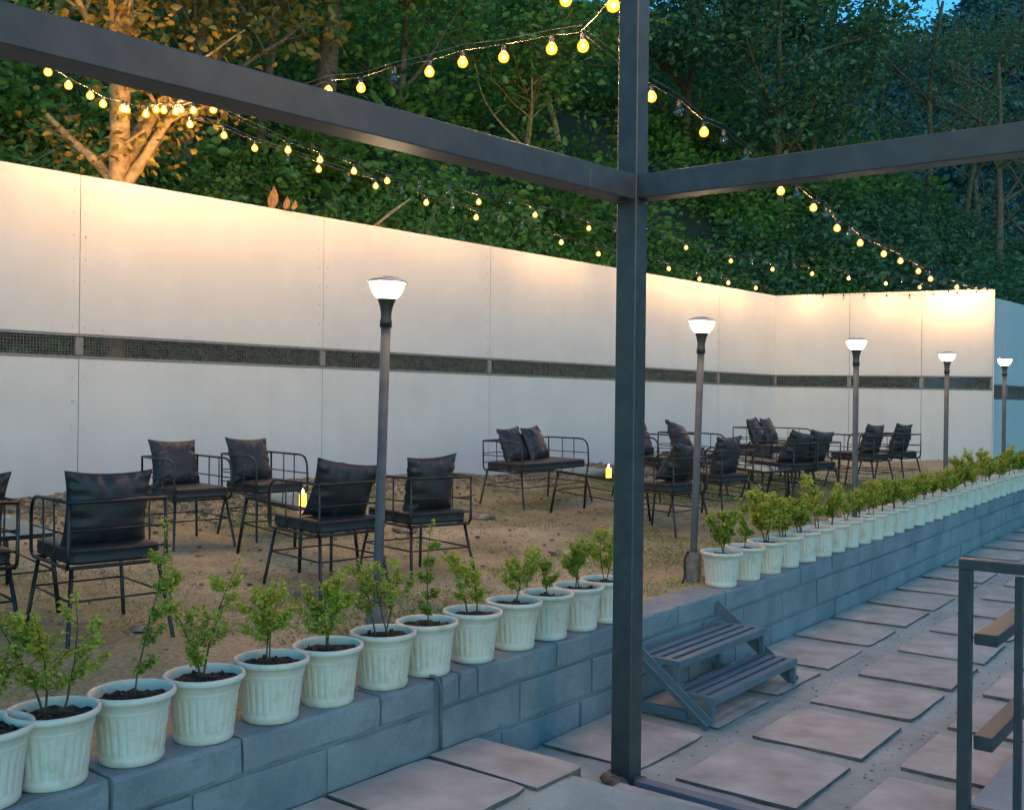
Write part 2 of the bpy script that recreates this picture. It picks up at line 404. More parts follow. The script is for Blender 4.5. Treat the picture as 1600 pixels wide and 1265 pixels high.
def wall_dist(X, Y):
    d1 = -((X - W0[0]) * NW[0] + (Y - W0[1]) * NW[1])
    e = (W2B - W2A) / np.linalg.norm(W2B - W2A); n = np.array([-e[1], e[0]])
    d2 = -((X - W2A[0]) * n[0] + (Y - W2A[1]) * n[1])
    return np.minimum(d1, d2)
def gfull(X, Y):
    z = gz(X, Y); d = wall_dist(X, Y)
    mound = np.exp(-(np.clip(d, 0, 9) / .75) ** 2) * (.13 + .16 * vnoise(X, Y, .9, 3))
    z = z + np.clip(mound, 0, 1) + .022 * vnoise(X, Y, 2.2, 1) + .012 * vnoise(X, Y, 7, 2)
    return z
def GF(x, y): return float(gfull(np.array(x), np.array(y)))
ts = np.concatenate([-np.arange(.17, 9, .09), -np.arange(9, 24, .3)])
def gfn(S, T):
    X = O[0] + US[0] * S + VS[0] * T; Y = O[1] + US[1] * S + VS[1] * T
    z = gfull(X, Y) - .012; z = np.where(T > -.25, np.minimum(z, cz(S) - .012), z)
    return X, Y, z
go = grid_mesh('ground', np.arange(-7, 30, .09), ts, gfn, M['dirt']); tag(go, kind='structure')
big = MB(); big.add([(-88, -88, -1.2), (208, -88, -1.2), (208, 308, -1.2), (-88, 308, -1.2)], [(0, 1, 2, 3)])
tag(big.build('terrain', M['dirt']), kind='structure')
# cement path, stepped landing near the camera
PZ = -.563
def pfn(S, T):
    X = O[0] + US[0] * S + VS[0] * T; Y = O[1] + US[1] * S + VS[1] * T
    z = cz(S) + PZ + .01 * vnoise(X, Y, 3, 5) + .006 * vnoise(X, Y, 9, 6)
    ramp = np.clip((2.12 + .12 * vnoise(T, T, 2.3, 9) + .3 * np.clip(T - .55, 0, .6) - S) / .16, 0, 1); ramp = ramp * ramp * (3 - 2 * ramp)
    z = z + ramp * (.172 - .10 * np.clip(T - .7, 0, 1))
    return X, Y, z
po = grid_mesh('path', np.concatenate([np.arange(-6, 0, .2), np.arange(0, 5, .03), np.arange(5, 30, .12)]), np.concatenate([np.arange(0.0, 2.6, .04), np.arange(2.6, 12, .4)]), pfn, M['cement'])
tag(po, kind='structure')
tb = MB()
def tile(s0, s1, t0, t1, ztop, th=.032, jit=.012):
    g = random.uniform
    jit = .007; cs = [(s0 + g(-jit, jit), t0 + g(-jit, jit)), (s1 + g(-jit, jit), t0 + g(-jit, jit)), (s1 + g(-jit, jit), t1 + g(-jit, jit)), (s0 + g(-jit, jit), t1 + g(-jit, jit))]
    dz = [g(-.004, .006) for _ in cs]
    n = 8; top = []
    for i in range(4):       # slightly ragged, split-stone edge
        a, b = cs[i], cs[(i + 1) % 4]; za, zb = dz[i], dz[(i + 1) % 4]
        for k in range(n):
            q = k / n; e = .0016
            top.append((a[0] * (1 - q) + b[0] * q + g(-e, e), a[1] * (1 - q) + b[1] * q + g(-e, e), za * (1 - q) + zb * q))
    for c in range(4):        # knocked corners
        if random.random() < .3:
            k = c * n; s_, t_, z_ = top[k]; q = random.uniform(.006, .014); top[k] = (s_ + (q if c in (0, 3) else -q), t_ + (q if c in (0, 1) else -q), z_)
    P = []
    for (s, t, z) in top:
        x, y = ST(s, t); P.append((x, y, ztop(s) + z))
    m = len(P)
    sc, tc_ = (s0 + s1) / 2, (t0 + t1) / 2
    vs = []
    for (s, t, z), p in zip(top, P):    # inner ring for a worn arris
        si = s + (sc - s) * .006; ti = t + (tc_ - t) * .006; x, y = ST(si, ti); vs.append((x, y, p[2]))
    vs += [(p[0], p[1], p[2] - .002) for p in P] + [(p[0], p[1], p[2] - th - .03) for p in P]
    fs = [tuple(range(m))[::-1]]
    for r in (0, 1):
        for k in range(m):
            k2 = (k + 1) % m; fs.append((r * m + k, r * m + k2, (r + 1) * m + k2, (r + 1) * m + k))
    fs = [f[::-1] for f in fs]
    tb.add(vs, fs)
zt = lambda s: float(cz(s)) - .545
for k in range(28):
    s0 = 2.66 + .888 * k; s1 = s0 + .715
    tile(s0, s1, .015, .645, zt)
    tile(s0, s1, .85, 1.495, zt)
    tile(s0, s1, 1.70, 2.33, zt)
    if k > 3: tile(s0 + .1, s1 + .1, 2.5, 3.15, zt)
ztl = lambda s: -.37
tile(.32, 1.03, .01, .64, ztl); tile(1.06, 1.69, .01, .64, ztl); tile(1.715, 2.08, .01, .67, ztl)
tile(.2, .84, .76, 1.4, lambda s: -.39); tile(.95, 1.62, .78, 1.4, lambda s: -.405)
tile(1.68, 2.22, .8, 1.35, lambda s: -.46)
tob = tb.build('pavement', M['tile']); tob.data.materials.append(mat('shaded_slab_edge', (.17, .13, .1), .9, nscale=14, namt=.4, bump=.5)); tag(tob, kind='structure')
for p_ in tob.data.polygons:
    if abs(p_.normal.z) < .4: p_.material_index = 1  # slab sides: edge shadow painted in as a darker brown
sb = MB()
x0, y0 = ST(-4, 2.16); 
def stbox(mb, s0, s1, t0, t1, z0, z1, b=.006):
    sc, tc_ = (s0 + s1) / 2, (t0 + t1) / 2; x, y = ST(sc, tc_)
    M3 = Matrix(((US[0], VS[0], 0), (US[1], VS[1], 0), (0, 0, 1)))
    M3 = Matrix(((US[0], -VS[0], 0), (US[1], -VS[1], 0), (0, 0, 1)))
    mb.cbox((x, y, (z0 + z1) / 2), (s1 - s0, t1 - t0, z1 - z0), b, M3)
stbox(sb, -4, 14, 2.155, 6, -.75, -.487, .01)
tag(sb.build('pavement', M['slab']), kind='structure')

# ------------------------------------------------------------------ retaining block wall
bw = MB()
def course(z0, z1, seams, depth, off=0., rough=.004, zf=cz):
    for a, b in zip(seams[:-1], seams[1:]):
        g = .008; n = max(2, int((b - a) / .08)); s0, s1 = a + g, b - g
        ss = np.linspace(s0, s1, n + 1); pr = off + random.uniform(-.006, .006)
        rows = []
        H = z1 - z0 - .012
        prof = [(pr - .03, z0 + .0), (pr - .004, z0 + .004), (pr, z0 + .014), (pr, (z0 + z1) / 2), (pr, z1 - .026), (pr - .006, z1 - .016), (pr - .018, z1 - .012), (-depth * .5, z1 - .012), (-depth, z1 - .012)]
        vs = []
        for s in ss:
            zz = float(zf(s)); e = (s in (ss[0], ss[-1]))
            for (t, z) in prof:
                tt = t + (random.uniform(-rough, rough) if t > -.1 else 0) - (.006 if e and t > -.1 else 0)
                x, y = ST(s, tt); vs.append((x, y, z + zz + (random.uniform(-rough, rough) * .6 if z > z0 + .02 else 0)))
        m = len(prof); fs = []
        for i in range(n):
            for k in range(m - 1):
                fs.append((i * m + k, (i + 1) * m + k, (i + 1) * m + k + 1, i * m + k + 1))
        fs.append(tuple(range(m))); fs.append(tuple(n * m + k for k in range(m))[::-1])
        bw.add(vs, fs)
def sp(px, py=None):
    r = (px - 800) / F; return (1.445 + 3.67 * r) / (.614 - .789 * r)
top = [-5.2, -4.5, -3.8, -3.1, -2.4, -1.7, -1.0, sp(180), sp(385), sp(601), sp(684), sp(694), sp(722), sp(751), sp(874.6), sp(929.6), sp(1000), sp(1063), sp(1137), sp(1199), sp(1255), sp(1303.7), sp(1345), sp(1383.6)]
while top[-1] < 27: top.append(top[-1] + .72 + random.uniform(-.02, .02))
gi = top.index(sp(684))
course(-.155, 0, top[:gi + 1], .28, .004, .005); course(-.155, 0, top[gi + 1:], .28, .004, .004)
c2 = [-5.4, -4.6, -3.9, -3.2, -2.5, -1.8, -1.1, sp(130), sp(310), sp(520), sp(686), sp(694), sp(819.5), sp(931), sp(1020), sp(1105), sp(1168), sp(1229), sp(1281)]
while c2[-1] < 27: c2.append(c2[-1] + .71 + random.uniform(-.03, .03))
gi = c2.index(sp(686))
course(-.385, -.16, c2[:gi + 1], .2, -.004); course(-.385, -.16, c2[gi + 1:], .2, -.004)
c3 = [1.6]
while c3[-1] < 27: c3.append(c3[-1] + .7 + random.uniform(-.05, .05))
course(-.6, -.39, c3, .2, -.002)
# mortar bed behind the joints
vs = []; ss = np.linspace(-6, 28, 120)
for s in ss:
    for t, z in ((-.022, -.75), (-.022, -.02), (-.24, -.02)):
        x, y = ST(s, t); vs.append((x, y, z + float(cz(s))))
fs = []
for i in range(len(ss) - 1):
    for k in (0, 1): fs.append((i * 3 + k, i * 3 + 3 + k, i * 3 + 4 + k, i * 3 + 1 + k))
bw.add(vs, fs)
tag(bw.build('retaining_wall', M['block']), 'low grey concrete block retaining wall with white pots along its top', 'retaining wall')
# grey conduit in the joint
cp = MB(); P_ = []
for s, t, z in ((sp(684), -.035, .0), (sp(687), -.02, .003), (sp(689), .012, -.02), (sp(690), .018, -.07), (sp(690), .017, -.2), (sp(691), .016, -.36)):
    x, y = ST(s, t); P_.append((x, y, z))
cp.tube(fillet(P_, .03), .0085, 10)
tag(cp.build('conduit_pipe', M['conduit'], smooth=True), 'grey conduit pipe bent down the gap in the block wall', 'pipe')

# ------------------------------------------------------------------ panel walls
def panel_wall(A, B, seams, zs, label, ground=.0):
    """A,B ends (x,y); zs(u)-> zbot,z_strip0,z_strip1,ztop ; seams in metres along"""
    A = np.array(A); B = np.array(B); L = np.linalg.norm(B - A); e = (B - A) / L; n = np.array([e[1], -e[0]])  # towards the garden
    root = thing('boundary_wall', (float(A[0]), float(A[1]), 0), math.atan2(e[1], e[0]), label, 'wall')
    fr = MB()
    def P(u, w, z): return (u, -w, z)          # local: x along, -y towards the garden
    for a, b in zip(seams[:-1], seams[1:]):
        for which in (0, 1):
            pb = MB(); g = .004
            for (u0, u1) in ((a + g, b - g),):
                za0, za1 = (zs(u0)[0], zs(u1)[0]) if which == 0 else (zs(u0)[2], zs(u1)[2])
                zb0, zb1 = (zs(u0)[1], zs(u1)[1]) if which == 0 else (zs(u0)[3], zs(u1)[3])
                vs = [P(u0, 0, za0), P(u1, 0, za1), P(u1, 0, zb1), P(u0, 0, zb0), P(u0, -.02, za0), P(u1, -.02, za1), P(u1, -.02, zb1), P(u0, -.02, zb0)]
                # front face subdivided with a faint buckle so the light is not perfectly even
                NX, NZ = 14, 10; vv = []
                for i in range(NX + 1):
                    for k in range(NZ + 1):
                        q = i / NX; h = k / NZ; u = u0 * (1 - q) + u1 * q
                        lo = za0 * (1 - q) + za1 * q; hi = zb0 * (1 - q) + zb1 * q; z = lo * (1 - h) + hi * h
                        edge = min(i, NX - i, 2) / 2 * min(k, NZ - k, 2) / 2
                        w = .006 * edge * float(vnoise(u + A[0] * 3, z, 1.1, 21 + which))
                        vv.append(P(u, w, z))
                ff = [(i * (NZ + 1) + k, (i + 1) * (NZ + 1) + k, (i + 1) * (NZ + 1) + k + 1, i * (NZ + 1) + k + 1) for i in range(NX) for k in range(NZ)]
                pb.add(vv, ff)
                pb.add(vs, [(7, 6, 5, 4), (0, 4, 5, 1), (3, 2, 6, 7), (0, 3, 7, 4), (1, 5, 6, 2)])
                for side in (0, 1):         # screw heads
                    for k in range(7):
                        for u in (u0 + .06, u1 - .06):
                            z = za0 + (zb0 - za0) * (k + .3) / 7
                            if random.random() < .6: pb.lathe([(.0001, .009), (.009, .007), (.012, 0)], 7, P(u, 0, z)) if False else pb.box(P(u, .004, z), (.018, .008, .018))
                for k in range(6):
                    u = u0 + (u1 - u0) * (k + .5) / 6
                    zz = zs(u); z = zz[1] - .05 if which == 0 else zz[2] + .05
                    pb.box(P(u, .004, z), (.018, .008, .018))
            pb.build('panel', M['wall'], root)
        # framed wire mesh strip
        z0a, z1a = zs(a)[1], zs(a)[2]; z0b, z1b = zs(b)[1], zs(b)[2]
        f = MB(); w = .03
        for zz0, zz1, sg in ((z0a, z0b, 1), (z1a, z1b, -1)):
            vs = [P(a, .006, zz0 + sg * .004), P(b, .006, zz1 + sg * .004), P(b, .006, zz1 + sg * w), P(a, .006, zz0 + sg * w), P(a, -.03, zz0 + sg * .004), P(b, -.03, zz1 + sg * .004), P(b, -.03, zz1 + sg * w), P(a, -.03, zz0 + sg * w)]
            f.add(vs, [(0, 1, 2, 3), (7, 6, 5, 4), (0, 4, 5, 1), (3, 2, 6, 7), (0, 3, 7, 4), (1, 5, 6, 2)])
        for u in (a + .02, b - .02):
            zz = zs(u); f.box(P(u, -.013, (zz[1] + zz[2]) / 2), (.04, .034, zz[2] - zz[1] - .078))
        f.build('frame', M['frame'], root)
        wm = MB(); u = a + .05
        while u < b - .04:
            zz = zs(u); wm.box(P(u, -.008, (zz[1] + zz[2]) / 2), (.0045, .0045, zz[2] - zz[1] - .07)); u += .033
        k = 1; H = z1a - z0a
        while k * .033 < H - .05:
            za = z0a + .03 + k * .033 - .015; zb = z0b + .03 + k * .033 - .015
            vs = [P(a + .03, -.002, za), P(b - .03, -.002, zb), P(b - .03, -.002, zb + .004), P(a + .03, -.002, za + .004), P(a + .03, -.007, za), P(b - .03, -.007, zb), P(b - .03, -.007, zb + .004), P(a + .03, -.007, za + .004)]
            wm.add(vs, [(0, 1, 2, 3), (7, 6, 5, 4), (0, 4, 5, 1), (3, 2, 6, 7), (0, 3, 7, 4), (1, 5, 6, 2)]); k += 1
        wm.build('wire_mesh', M['frame'], root)
    return root
zK = lambda z: 1.35 + (z - 1.35) * K
# long wall: seams from where they stand
def aAt(px):
    y = wallY(px); return (y - W0[1]) / EW[1]
seams1 = [aAt(121) - 2 * 3.2, aAt(121) - 3.2, aAt(121), aAt(502), aAt(763), aAt(967), aAt(1121), 15.93]
A1 = AD(seams1[0], 0); B1 = AD(15.93, 0)
s1 = [q - seams1[0] for q in seams1]
panel_wall(A1, B1, s1, lambda u: (-.1, zK(1.875), zK(2.19), zK(4.19)), 'long white panel wall with wire mesh strip behind the seats')
L2 = float(np.linalg.norm(W2B - W2A))
def zs2(u):
    q = u / L2; return (-.1, zK(1.875) - .06 * q, zK(2.19) - .035 * q, zK(4.19) + .0 * q)
panel_wall(W2A, W2B, [0, L2 * .36, L2 * .69, L2], zs2, 'short white end wall turning from the far corner, lit by string bulbs')
W3A = W2B + np.array([.03, .06]); W3B = W3A + EW * 9
panel_wall(W3A, W3B, [0, .9, 4.1, 9.0], lambda u: (-.1, 1.57, 1.87, 3.60), 'blue shaded white wall beyond the end of the lit wall')
ec = MB(); e2 = (W2B - W2A) / L2
M3 = Matrix(((e2[0], -e2[1], 0), (e2[1], e2[0], 0), (0, 0, 1)))
c_ = W2B + e2 * .012 + np.array([-e2[1], e2[0]]) * .03
ec.box((float(c_[0]), float(c_[1]), 1.8), (.02, .07, 3.9), M3)
tag(ec.build('corner_post', M['wall']), 'narrow white edge post closing the right end of the lit wall', 'post')

# ------------------------------------------------------------------ steel frame: post and two beams
PX, PY = .600, 5.21
d1 = Vector((-.70, -.714, 0)).normalized(); d2 = Vector((.815, -.58, 0)).normalized()
def rotm(d):   # x axis along d
    return Matrix(((d.x, -d.y, 0), (d.y, d.x, 0), (0, 0, 1)))
pg = thing('pergola', (PX, PY, 0), 0, 'charcoal steel post carrying two box beams that meet at it', 'steel frame')
b_ = MB(); b_.cbox((0, 0, 2.0), (.116, .112, 5.2), .005, rotm(Vector((.79, -.61, 0)))); b_.build('post', M['steel'], pg)
b_ = MB(); b_.cbox(tuple(d1 * (.06 + .175) + Vector((0.0, 0.0, 2.447))), (.35, .135, .125), .004, rotm(d1))
b_.build('beam', M['steel'], pg)
b_ = MB(); b_.cbox(tuple(d1 * (.4115 + 2.8) + Vector((0.0, 0.0, 2.447))), (5.6, .135, .125), .004, rotm(d1)); b_.build('beam', M['steel'], pg)
b_ = MB(); b_.cbox(tuple(d2 * (.055 + 2.0) + Vector((0, 0, 2.452))), (4.0, .11, .122), .004, rotm(d2)); b_.build('beam', M['steel'], pg)
for dv, hw in ((d1, .06), (d2, .055)):
    for sg in (-1, 1):
        b_ = MB(); c = dv * hw + Vector((0, 0, 2.449 + sg * .064)); side = Vector((-dv.y, dv.x, 0)) * .055
        b_.tube([c - side + Vector((0, 0, random.uniform(-.002, .002))), c, c + side], [.006, .0075, .0055], 6)
        b_.build('weld', M['steel'], pg, True)
# mortar round the post foot, rail strip on the ground
ml = MB()
for i in range(26):
    a = random.uniform(0, 6.28); r = random.uniform(.05, .11); x = PX + r * math.cos(a) + .0; y = PY + r * math.sin(a) - .02
    rr = random.uniform(.018, .035); n = 8
    vs = []; fs = []
    for j in range(5):
        ph = math.pi * j / 4
        for k in range(n):
            th = 2 * math.pi * k / n; q = rr * random.uniform(.8, 1.2)
            vs.append((x + q * 1.4 * math.sin(ph) * math.cos(th), y + q * 1.4 * math.sin(ph) * math.sin(th), -.545 + q * .8 * math.cos(ph) + .01))
    for j in range(4):
        for k in range(n): fs.append((j * n + k, (j + 1) * n + k, (j + 1) * n + (k + 1) % n, j * n + (k + 1) % n))
    ml.add(vs, fs)
tag(ml.build('mortar_lump', M['mortarlump'], smooth=True), 'rough brown mortar lumps around the foot of the steel post', 'mortar')
ss_, tt_ = toST(PX, PY)
mr = MB(); stbox(mr, ss_ - .06, ss_ + .01, tt_ + .09, tt_ + 3.4, -.57, -.515, .003)
tag(mr.build('threshold_strip', M['stepsteel']), 'flat blue grey steel strip on the ground leading right from the post', 'metal strip')

# ------------------------------------------------------------------ metal steps
st = thing('metal_steps', (*ST(4.14, .3), -.545), math.atan2(US[1], US[0]), 'two tread slatted steel steps set against the block wall', 'steps')
# local: x along wall (s), y = towards wall (-t)
def tread(z, yf, yb):
    t = MB(); w = (yf - yb)
    for k in range(4):
        wd = .052; y = yf - wd / 2 - k * (w - wd) / 3
        t.cbox((0, y, z - .012), (1.25 - .08, wd, .024), .002)
    for sx in (-1, 1): t.cbox((sx * .605, (yf + yb) / 2, z - .014), (.04, w, .028), .002)
    t.cbox((0, (-yf if False else yf) + .0, z - .03), (1.25, .004, .05), .001)
    return t
def tread2(z, t0, t1):           # t measured out from the wall face, local y = .3 - t
    t = MB(); yb, yf = .3 - t0, .3 - t1; w = yb - yf; wd = .05
    for k in range(4):
        y = yf + wd / 2 + k * (w - wd) / 3
        t.cbox((0, y, z - .014), (1.172, wd, .028), .002)
    for sx in (-1, 1): t.cbox((sx * .606, (yf + yb) / 2, z - .016), (.038, w, .032), .002)
    t.cbox((0, yf - .003, z - .024), (1.25, .004, .044), .001)
    return t
# local z: 0 = path (-.545). upper tread top at .355, lower at .175
tread2(.355, .11, .40).build('tread', M['stepsteel'], st)
tread2(.175, .35, .63).build('tread', M['stepsteel'], st)
for sx in (-1, 1):
    m_ = MB(); m_.cbox((sx * .608, .3 - .38, .25), (.034, .034, .18), .002); m_.build('post', M['stepsteel'], st)
    m_ = MB(); m_.cbox((sx * .608, .3 - .61, .085), (.034, .034, .126), .002); m_.build('leg', M['stepsteel'], st)
    m_ = MB(); m_.cbox((sx * .585, .3 - .06, .18), (.034, .034, .33), .002); m_.build('leg', M['stepsteel'], st)
    m_ = MB(); a = Vector((0, .3 - .015, .455)); b = Vector((0, .3 - .60, .02)); dd = b - a; ang = math.atan2(dd.z, dd.y)
    m_.cbox((sx * .64, (a.y + b.y) / 2, (a.z + b.z) / 2), (.012, dd.length + .04, .085), .002, Matrix.Rotation(ang, 3, 'X')); 
    m_.cbox((sx * .655, (a.y + b.y) / 2 + .03 * 0, (a.z + b.z) / 2), (.03, dd.length + .03, .008), .002, Matrix.Translation((0, 0, 0)).to_3x3() @ Matrix.Rotation(ang, 3, 'X'))
    m_.build('stringer', M['stepsteel'], st)
    m_ = MB(); m_.cbox((sx * .60, .3 - .23, .035), (.034, .42, .05), .002); m_.build('base_rail', M['stepsteel'], st)

# ------------------------------------------------------------------ railing (right foreground)
RX, RY = 1.915, 4.30
uV = Vector((US[0], US[1], 0)); vV = Vector((VS[0], VS[1], 0)); RM = rotm(uV)
rl = thing('handrail', (RX, RY, -.487), 0, 'dark steel handrail frame standing on the pale slab at right', 'railing')
def rbar(name, c, size): b = MB(); b.cbox(c, size, .003, RM); return b.build(name, M['steel'], rl)
rbar('post', (0, 0, .585), (.05, .05, 1.17))
rbar('top_rail', tuple(vV * .575 + Vector((0, 0, 1.192))), (.052, 1.2, .044))
rbar('bottom_rail', tuple(vV * .6 + Vector((0, 0, .165))), (.04, 1.15, .04))
for k in range(1, 6):
    rbar('baluster', tuple(vV * (.205 * k + .0) + Vector((0, 0, .675))), (.03, .03, .97))
rbar('middle_rail', tuple(vV * .075 + uV * 1.52 + Vector((0, 0, .878))), (3.0, .092, .048))
rbar('middle_rail', tuple(vV * .068 + uV * 1.52 + Vector((0, 0, .445))), (3.0, .075, .06))

# ------------------------------------------------------------------ garden lamps
def make_lamp():
    root = thing('lamp_post', (0, 0, 0))
    b = MB(); b.lathe([(.0001, .215), (.05, .215), (.061, .21), (.062, -.06)], 28); b.build('base', M['base'], root, True)
    b = MB(); b.lathe([(.0275, .2), (.0275, 1.80), (.0001, 1.80)], 20); b.build('pole', M['lamp_pole'], root, True)
    b = MB(); b.lathe([(.0001, 1.765), (.034, 1.765), (.034, 1.80), (.03, 1.815), (.031, 1.85), (.038, 1.885), (.05, 1.918), (.054, 1.925), (.0001, 1.925)], 24); b.build('neck', M['lamp_neck'], root, True)
    b = MB(); b.lathe([(.0001, 1.921), (.046, 1.921), (.068, 1.94), (.084, 1.965), (.094, 1.99), (.099, 2.012), (.0001, 2.012)], 32); b.build('diffuser', M['lampglow'], root, True)
    b = MB(); b.lathe([(.0001, 2.052), (.04, 2.049), (.08, 2.038), (.108, 2.022), (.116, 2.015), (.116, 2.012), (.1, 2.016), (.0001, 2.016)], 36); b.build('cap', M['cap'], root, True)
    return root
lamps = [(-.745, 5.72, .020, 'garden lamp post among the pot plants left of the steel post', 1.0),
         (1.425, 8.0, .026, 'garden lamp post with exposed concrete foot beside the first pot past the steps', 1.0),
         (3.44, 10.25, .0, 'garden lamp post standing in front of the far right pair of seats', .995),
         (5.45, 12.86, .004, 'garden lamp post in front of the right end of the lit white wall', .97),
         (7.35, 15.3, .002, 'farthest garden lamp post, in front of the blue shaded wall', .97)]
lp = make_lamp()
for i, (x, y, tl, lab, sc) in enumerate(lamps):
    o = lp if i == 0 else copy_tree(lp)
    s_, t_ = toST(x, y); z = GF(x, y)
    o.location = (x, y, z); o.rotation_euler = (0, tl, 0); o.scale = (1, 1, sc)
    tag(o, lab, 'lamp post', 'garden lamp posts along the pots')

# ------------------------------------------------------------------ chairs
def chair(W, name):
    root = thing(name, (0, 0, 0)); h = W / 2; D = .36; zt_, zb = .795, .435
    for sx in (-1, 1):
        a = MB()
        pts = [(sx * h, -D, zb), (sx * h, -D, zt_), (sx * h, D, zt_ + .005), (sx * h, D + .01, zb), ]
        loop = fillet([(sx * h, -D, zt_), (sx * h, D, zt_), (sx * h, D + .012, zb), (sx * h, -D, zb)], [0, .14, .07, .06], 6, closed=True)
        a.tube(loop, .0105, 8, closed=True)
        for y in (-.1, .11): a.tube([(sx * h, y, zt_), (sx * h, y, zb + .03), (sx * (h - .012), y, zb)], .006, 6)
        a.tube([(sx * h, -D, .62), (sx * h, D + .005, .62)], .006, 6)
        a.build('armrest', M['black'], root, True)
    a = MB(); a.tube([(-h, -D, zt_), (h, -D, zt_)], .0115, 8)
    for z in (.64, .525): a.tube([(-h, -D, z), (h, -D, z)], .006, 6)
    if W > .8: a.tube([(0, -D, zt_), (0, -D, zb)], .008, 6)
    a.build('backrest', M['black'], root, True)
    a = MB()
    a.tube([(-h, -D + .05, zb - .005), (h, -D + .05, zb - .005)], .011, 8); a.tube([(-h, D - .04, zb - .005), (h, D - .04, zb - .005)], .011, 8)
    a.tube([(-h + .005, -D + .01, zb), (h - .005, -D + .01, zb)], .0105, 8)
    for k in range(3): a.box((0, -.15 + k * .15, zb - .004), (W - .02, .02, .004))
    a.build('seat_frame', M['black'], root, True)
    ft = {}
    for sx in (-1, 1):
        for sy in (-1, 1):
            p0 = Vector((sx * (h - .03), sy * (D - .045), zb)); p1 = Vector((sx * (h + .02), sy * (D + .05), 0)); ft[(sx, sy)] = (p0, p1)
            a = MB(); a.tube([p0, p1, p1 + (p1 - p0) * .04], [.0125, .0125, .0125], 8); a.build('leg', M['black'], root, True)
    a = MB(); q = .42
    P = {k: v[0].lerp(v[1], q) for k, v in ft.items()}
    for k1, k2 in (((-1, -1), (1, -1)), ((1, -1), (1, 1)), ((1, 1), (-1, 1)), ((-1, 1), (-1, -1))): a.tube([P[k1], P[k2]], .0065, 6)
    a.build('stretcher', M['black'], root, True)
    # seat cushion: rounded slab with piping ridge
    c = MB(); cw, cd, ch = W - .03, .67, .10; nx = 20; L_ = []
    def rr(w, d, r, z, n=7):
        out = []
        for (cx, cy, a0) in ((w / 2 - r, d / 2 - r, 0), (-w / 2 + r, d / 2 - r, 90), (-w / 2 + r, -d / 2 + r, 180), (w / 2 - r, -d / 2 + r, 270)):
            for k in range(n):
                an = R(a0 + 90 * k / (n - 1)); out.append((cx + r * math.cos(an), cy + r * math.sin(an) + .01, z))
        return out
    z0 = zb + .008
    rings = [rr(cw - .06, cd - .06, .03, z0), rr(cw - .012, cd - .012, .045, z0 + .008), rr(cw + .004, cd + .004, .05, z0 + .02), rr(cw - .006, cd - .006, .05, z0 + .026), rr(cw + .004, cd + .004, .05, z0 + .05), rr(cw - .006, cd - .006, .05, z0 + ch - .026),
             rr(cw + .005, cd + .005, .05, z0 + ch - .02), rr(cw - .012, cd - .012, .045, z0 + ch - .009), rr(cw - .08, cd - .08, .04, z0 + ch), rr(cw * .5, cd * .5, .04, z0 + ch + .006)]
    n = len(rings[0]); vs = [p for r_ in rings for p in r_]; fs = []
    for i in range(len(rings) - 1):
        for k in range(n): fs.append((i * n + k, i * n + (k + 1) % n, (i + 1) * n + (k + 1) % n, (i + 1) * n + k))
    fs.append(tuple(range(n))[::-1]); fs.append(tuple((len(rings) - 1) * n + k for k in range(n)))
    c.add(vs, fs); c.build('seat', M['leather'], root, True)
    return root
def pillow_mesh(seed, w=.48, h=.47, th=.21):
    g = np.random.default_rng(seed); N = 30; vs = []; fs = []
    ph = g.random(8) * 6.28
    for side in (1, -1):
        for i in range(N + 1):
            for j in range(N + 1):
                u = -1 + 2 * i / N; v = -1 + 2 * j / N
                cu = 1 - .10 * (1 - abs(u) ** 2.2) * abs(v) ** 3; cv = 1 - .10 * (1 - abs(v) ** 2.2) * abs(u) ** 3
                x = u * w / 2 * cv; z = v * h / 2 * cu
                # saggy: lower part wider
                prof = max(0, (1 - u * u)) ** .55 * max(0, (1 - v * v)) ** .5
                e = max(abs(u), abs(v)); wr = 0
                for k, (fa, am) in enumerate(((8, .012), (14, .012), (21, .009))):
                    wr += am * math.sin(fa * (u if abs(v) > abs(u) else v) + ph[k] + 2.2 * e) * (e ** 2.2) * (1 - e ** 10)
                wr += .006 * math.sin(3 * u + 4 * v + ph[5]) * prof + .008 * math.sin(5.5 * v + 1.5 * u + ph[6]) * prof * (1 - abs(u)) 
                vs.append((x, side * (th / 2 * prof * (1 - .22 * v) + wr) , z))
    m = (N + 1) ** 2
    for s_ in (0, 1):
        for i in range(N):
            for j in range(N):
                a = s_ * m + i * (N + 1) + j; q = (a, a + N + 1, a + N + 2, a + 1); fs.append(q if s_ else q[::-1])
    b = MB(); b.add(vs, fs); 
    rim = [(i, 0) for i in range(N)] + [(N, j) for j in range(N)] + [(i, N) for i in range(N, 0, -1)] + [(0, j) for j in range(N, 0, -1)]
    b.tube([((Vector(vs[i * (N + 1) + j]) + Vector(vs[m + i * (N + 1) + j])) / 2) for i, j in rim], .0035, 5, closed=True)
    me = bpy.data.meshes.new('pillow'); me.from_pydata(b.v, [], b.f); me.polygons.foreach_set('use_smooth', [True] * len(me.polygons)); me.materials.append(M['leather']); me.update()
    return me
PM = [pillow_mesh(40 + k) for k in range(5)]
ch0 = chair(.54, 'armchair'); lv0 = chair(1.12, 'loveseat'); used = set()
def yaw(fx, fy): return math.atan2(fy, fx) - math.pi / 2
